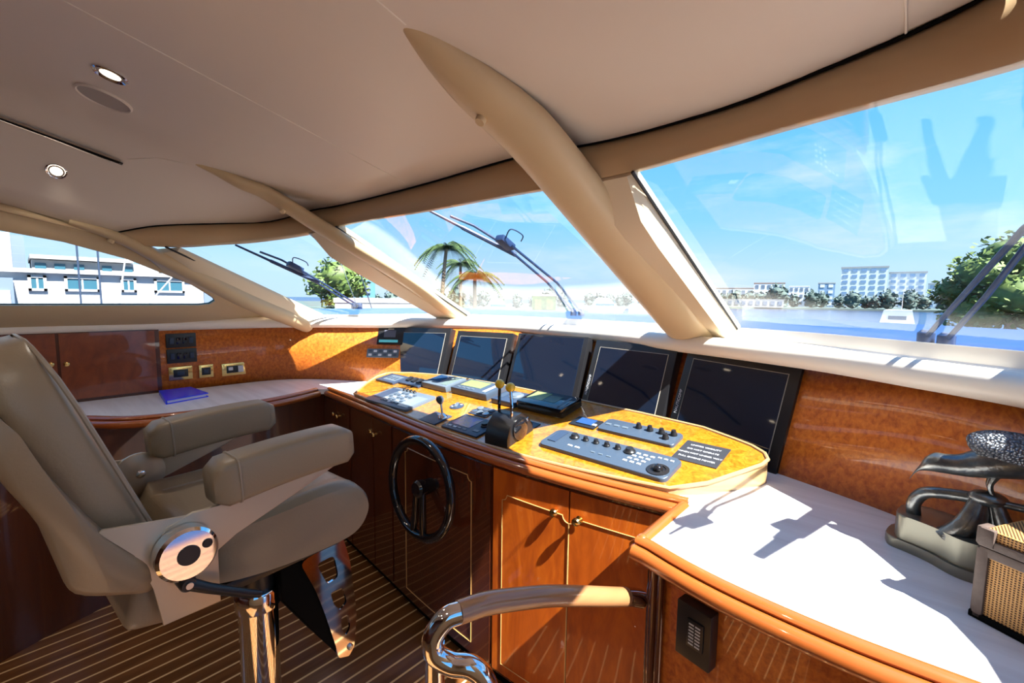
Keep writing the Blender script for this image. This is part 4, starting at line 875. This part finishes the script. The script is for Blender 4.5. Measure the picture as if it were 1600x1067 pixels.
def palm(label, base, h, n, L, seed, lean=(0, 0)):
    r_ = random.Random(seed); t = thing('palm_tree', label, 'tree', base, group='palms behind the far dock'); b = MB(); top = base+V((lean[0], lean[1], h))
    b.tube(cr_spline([base, base+V((lean[0]*.3, lean[1]*.3, h*.5)), top], 4), [.3-.012*i for i in range(9)], 8); b.build('trunk', M_trunk, t); b = MB()
    for i in range(n):
        a = 2*PI*i/n+r_.uniform(-.2, .2); e = r_.uniform(.0, .9); d = V((math.cos(a), math.sin(a), 0)); pts = [top+d*(L*u)*math.cos(e*(1-u*.6))+V((0, 0, L*(math.sin(e)*u-1.0*u*u))) for u in (0, .2, .4, .6, .8, 1)]
        sd_ = V((-d.y, d.x, 0))
        for j in range(5):
            for k in range(5):
                p = pts[j].lerp(pts[j+1], k/5); w = L*.22*(1-((j+k/5)/5)**2*.7)
                for s in (-1, 1): b.add([p, p+sd_*s*w+V((0, 0, -w*.7))+d*w*.4, p+d*L*.05], [(0, 1, 2)])
    b.build('fronds', M_leafd, t); return t
palm('taller palm seen left of the wiper in the centre pane', PB(-51.4, 60, -2), 10.2, 18, 4.2, 1, (.5, .5))
palm('lower palm just left of the wiper head in the centre pane', PB(-49.0, 72, -2), 9.0, 18, 4.0, 2)
palm('lowest palm nearest the wiper arm in the centre pane', PB(-47.2, 58, -2), 6.4, 18, 4.0, 3)
tree('leafy_tree', 'pale green tree behind the port windshield pane', PB(-63.5, 45, -2.2), [(0, 0, 5.6, 2.2, 1.8), (1.0, .8, 4.6, 1.8, 1.4), (-.8, -1.2, 4.8, 1.6, 1.3), (.2, 0, 3.2, 1.6, 1.3)], 0, 260, .30, M_leafl, 4.2, seed=5)
tree('leafy_tree', 'big green tree on the right behind the starboard wiper', PB(5.6, 70, -2.5), [(0, 0, 9.0, 4.0, 2.6), (-2.5, -1.5, 7.3, 3.0, 2.2), (3, 2, 8, 4, 3), (-4.0, 1, 5.5, 2.6, 1.8), (0, -2, 5.0, 3.4, 2.6), (-2.5, -1, 3.0, 3.4, 2.0), (2.5, 0, 3.0, 4, 2.6)], 0, 420, .36, M_leafl, 7, seed=9, tr=.5)
# far shore trees
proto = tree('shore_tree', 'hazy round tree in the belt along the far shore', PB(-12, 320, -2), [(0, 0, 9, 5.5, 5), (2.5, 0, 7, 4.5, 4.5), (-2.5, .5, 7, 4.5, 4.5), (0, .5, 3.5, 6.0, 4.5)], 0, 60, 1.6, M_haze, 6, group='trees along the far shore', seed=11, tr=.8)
kids = list(proto.children)
def dup(root, loc_, rz, sc_):
    r = root.copy(); C.objects.link(r); r.location = loc_; r.rotation_euler = (0, 0, rz); r.scale = (sc_,)*3
    for c in kids:
        k = c.copy(); C.objects.link(k); k.parent = r; k.matrix_parent_inverse = c.matrix_parent_inverse.copy()
    return r
rt_ = random.Random(21)
for i in range(34):
    a = -33+38*(i+.5)/34+rt_.uniform(-.4, .4); d = 235+85*min(1, max(0, (a+30)/15))+rt_.uniform(5, 30); dup(proto, PB(a, d, -2), rt_.uniform(0, 6), rt_.uniform(.5, .78)*(d/330))
for i in range(14):
    a = -61+25*i/13+rt_.uniform(-.5, .5); d = 150+rt_.uniform(0, 40); dup(proto, PB(a, d, -2), rt_.uniform(0, 6), rt_.uniform(.30, .52))
# buildings
def block(name, label, bear, dist, w, dep, h, cols, floors, m, group=None, z0=-2, roofm=None, cat='building', winm=None):
    c = PB(bear, dist, z0); a = math.radians(bear); M = FR(c, (math.cos(a), -math.sin(a), 0), (math.sin(a), math.cos(a), 0))
    t = thing(name, label, cat, c, group=group)
    b = MB(); b.box((w, dep, h), M @ T(0, dep/2, h/2)); wl = b.build('wall', m, t)
    for i in range(cols):
        for j in range(floors):
            b = MB(); b.box((w/cols*.55, .4, h/floors*.5), M @ T(-w/2+w*(i+.5)/cols, 0, h*(j+.55)/floors)); b.build('window', winm or M_bfacade, wl)
    b = MB(); b.box((w*1.03, dep*1.03, h*.035+.2), M @ T(0, dep/2, h*1.01)); b.build('roof', roofm or M_facade, t); return t
block('apartment_tower', 'large pale apartment tower with blue columns of windows across the water', -4.6, 420, 27, 18, 29, 5, 7, M_tower, winm=M_twin)
block('apartment_tower', 'shorter wing of pale apartments right of the large tower', -1.3, 445, 21, 18, 26, 4, 6, M_tower, winm=M_twin)
block('apartment_tower', 'low pale block at the right end of the tower group', .8, 430, 9, 12, 17, 2, 4, M_tower, winm=M_twin)
block('apartment_tower', 'low blue grey block at the left end of the tower group', -7.6, 395, 10, 12, 17, 2, 4, M_twin, winm=M_tower)
block('apartment_house', 'white house with terracotta roof left of the towers across the water', -10.0, 405, 13, 10, 15, 4, 3, M_tower, roofm=M_tower)
block('apartment_house', 'white house with tiled roof further left across the water', -12.8, 390, 20, 10, 17, 5, 3, M_tower, roofm=M_terra)
block('apartment_house', 'long white house with tiled roof beside the starboard window post', -16.6, 380, 30, 10, 13, 7, 2, M_tower, roofm=M_terra)
block('boat_house', 'long low white boat house on the far bank beside the starboard window post', -14.5, 305, 34, 6, 4.6, 9, 1, M_facade, winm=M_bfacade)
block('kiosk', 'small green roofed hut on the far dock right of the wiper arms', -38.4, 95, 5, 3, 4.2, 2, 1, M_leafd, roofm=M_facade, winm=M_leafl)
block('boat_house', 'white boat shed on the dock behind the port pane', -58.6, 32, 6, 4, 3.2, 3, 1, M_facade, winm=M_bfacade)
block('water_tank', 'pale cyan block on the dock behind the port pane', -60.6, 60, 2.6, 2, 6.0, 1, 2, mat('cyan_paint', (.09, .22, .27), .4), cat='tank', winm=M_bfacade)
for bb, d, w, h, lab in ((-30.5, 150, 12, 5.0, 'white motor yacht moored left of the big window post'), (-25.2, 160, 15, 6.8, 'larger white motor yacht moored against the big window post'), (-44.0, 130, 9, 4.2, 'small white boat moored near the palms')):
    c = PB(bb, d, -3); a = math.radians(bb); M = FR(c, (math.cos(a), -math.sin(a), 0), (math.sin(a), math.cos(a), 0)); t = thing('moored_yacht', lab, 'boat', c, group='boats moored on the far side')
    b = MB(); b.prism([(-w/2, 0), (w/2*.8, 0), (w/2, h*.4), (-w/2, h*.4)], 3, M @ FR((0, 0, 0), (1, 0, 0), (0, 0, 1)) @ T(0, 0, -3)); b.build('hull', M_hull, t)
    b = MB(); b.prism([(-w*.38, h*.4), (w*.28, h*.4), (w*.16, h*.72), (w*.05, h), (-w*.28, h), (-w*.36, h*.72)], 2.4, M @ FR((0, 0, 0), (1, 0, 0), (0, 0, 1)) @ T(0, 0, -2.7)); cb = b.build('cabin', M_hull, t)
    b = MB(); b.box((w*.5, .1, h*.16), M @ T(-w*.06, .28, h*.56)); b.build('window_band', M_win, cb)
c = PB(-1.8, 75, -3); M = FR(c, (1, 0, 0), (0, 1, 0)); t = thing('motor_boat', 'white motor boat seen from astern on the water left of the starboard wiper', 'boat', c)
b = MB(); b.loft([[M @ V((sx_*w, y, z)) for sx_, z in ((-1, .2), (-1.0, 1.6), (1.0, 1.6), (1, .2))] for y, w in ((0, 2.0), (5, 2.1), (9, 1.2), (10, .2))]); b.build('hull', M_hull, t)
b = MB(); b.loft([[M @ V((sx_*w*s, y, z)) for sx_, z, s in ((-1, 1.6, 1), (-1, 3.6, .78), (1, 3.6, .78), (1, 1.6, 1))] for y, w in ((1, 1.8), (6, 1.7))]); cb = b.build('cabin', M_hull, t)
b = MB(); b.box((1.8, .1, .5), M @ T(0, .95, 2.6)); b.build('window_band', M_bfacade, cb)
b = MB(); b.tube([M @ V((.3, 3, 3.6)), M @ V((.3, 3, 6.0))], .05, 6); b.build('mast', M_facade, t)
b = MB(); b.loft([[PB(.9, 71, -3)+V((0, 0, z)) + V((x, y, 0)) for x, z in ((-.7, 0), (-.9, .7), (.9, .7), (.7, 0))] for y in (0, 3, 4)]); tag(b.build('dinghy', M_hull), 'small white dinghy right beside the white motor boat', 'boat')
# port side houses
t = thing('house', 'long single storey white clapboard house behind the port side window', 'house', (-22, 0, -2.5))
b = MB(); b.box((6, 15, 4.7), T(-25, -2.1, -.2)); wl = b.build('wall', M_house, t)
b = MB(); b.box((6.4, 15.4, .14), T(-25.0, -2.1, 2.22)); b.build('roof', M_facade, t)
b = MB(); b.box((.12, .35, 4.7), T(-21.95, 5.3, -.2)); b.build('corner_post', M_bfacade, t)
for y0, y1 in ((.24, .60), (1.10, 1.93), (2.58, 2.95), (3.56, 4.44)):
    b = MB()
    for yy in (y0, y1): b.box((.12, .08, .52), T(-21.97, yy, 1.81))
    for zz in (1.59, 2.03): b.box((.12, y1-y0+.08, .08), T(-21.97, (y0+y1)/2, zz))
    b.box((.10, .05, .42), T(-21.98, (y0+y1)/2, 1.81)); f = b.build('window', M_facade, t)
    b = MB(); b.box((.08, y1-y0, .42), T(-21.99, (y0+y1)/2, 1.81)); b.build('pane', M_win, f)
t = thing('garage', 'blue grey garage with a pale door at the left edge of the port side window', 'building', (-21.6, -2, -2.5))
b = MB(); b.box((.6, 6, 4.5), T(-21.6, -3.12, -.3)); b.build('wall', M_bfacade, t); b = MB(); b.box((.1, 2.0, 3.8), T(-21.28, -1.2, -.35)); b.build('door', M_house, t)
t = thing('upper_house', 'white set back house with small windows above the clapboard roof', 'house', (-30, 2.6, -2))
b = MB(); b.box((5, 4.6, 5.0), T(-32.6, 2.75, .5)); wl = b.build('wall', M_facade, t)
b = MB(); b.box((5.6, 3.6, .18), T(-32.6, 2.2, 3.12)); b.build('roof', M_facade, t)
for y in (.72, 1.35, 2.0, 3.0, 3.8):
    b = MB(); b.box((.1, .36, .26), T(-30.08, y, 2.72)); b.build('window', M_win, wl)
t = thing('tall_building', 'plain white building with its shaded side coloured blue rising at the left edge of the port side window', 'building', (-32, -3, -2))
b = MB(); b.box((5, 7, 6.4), T(-34.5, -3.65, 1.1)); b.build('wall', M_facade, t); b = MB(); b.box((4.9, .44, 6.2), T(-34.5, .07, 1.1)); b.build('shaded_side', M_bfacade, t)  # blue block paints the shade on the side of the white building
palm('small palm above the set back house roof', V((-42, 4.6, -2)), 5.6, 14, 1.0, 7); palm('second small palm above the set back house roof', V((-42, 7.0, -2)), 5.5, 14, 1.0, 8)
for i, (y0, z0, y1, z1, lab) in enumerate(((1.45, -3, 1.45, 3.6, 'thin grey mast left of the chimney pole behind the port side window'), (1.95, -3, 1.95, 3.5, 'second thin grey mast behind the port side window'), (1.6, -3, 2.7, 2.9, 'white slanted outrigger pole crossing the clapboard house'), (-.5, -3, 4.3, 2.5, 'lower white slanted pole in front of the last house window'))):
    b = MB(); b.tube([V((-19+.35*i, y0*.86, z0)), V((-19+.35*i, y1*.86, z1))], .025, 6); tag(b.build('mast', M_facade if i > 1 else M_bgrey), lab, 'mast')
for i, (p0, p1, lab) in enumerate((((-8, 3.3, 5.2), (-8, 6.13, -3), 'dark rigging wire crossing the port pane behind the wiper'), ((-9, 3.1, 6), (-9, 6.52, -3), 'thinner pale rigging wire left of the dark one'))):
    b = MB(); b.tube([V(p0), V(p1)], .012 if i == 0 else .008, 6); tag(b.build('rigging_wire', M_bgrey if i == 0 else M_lgrey), lab, 'wire')
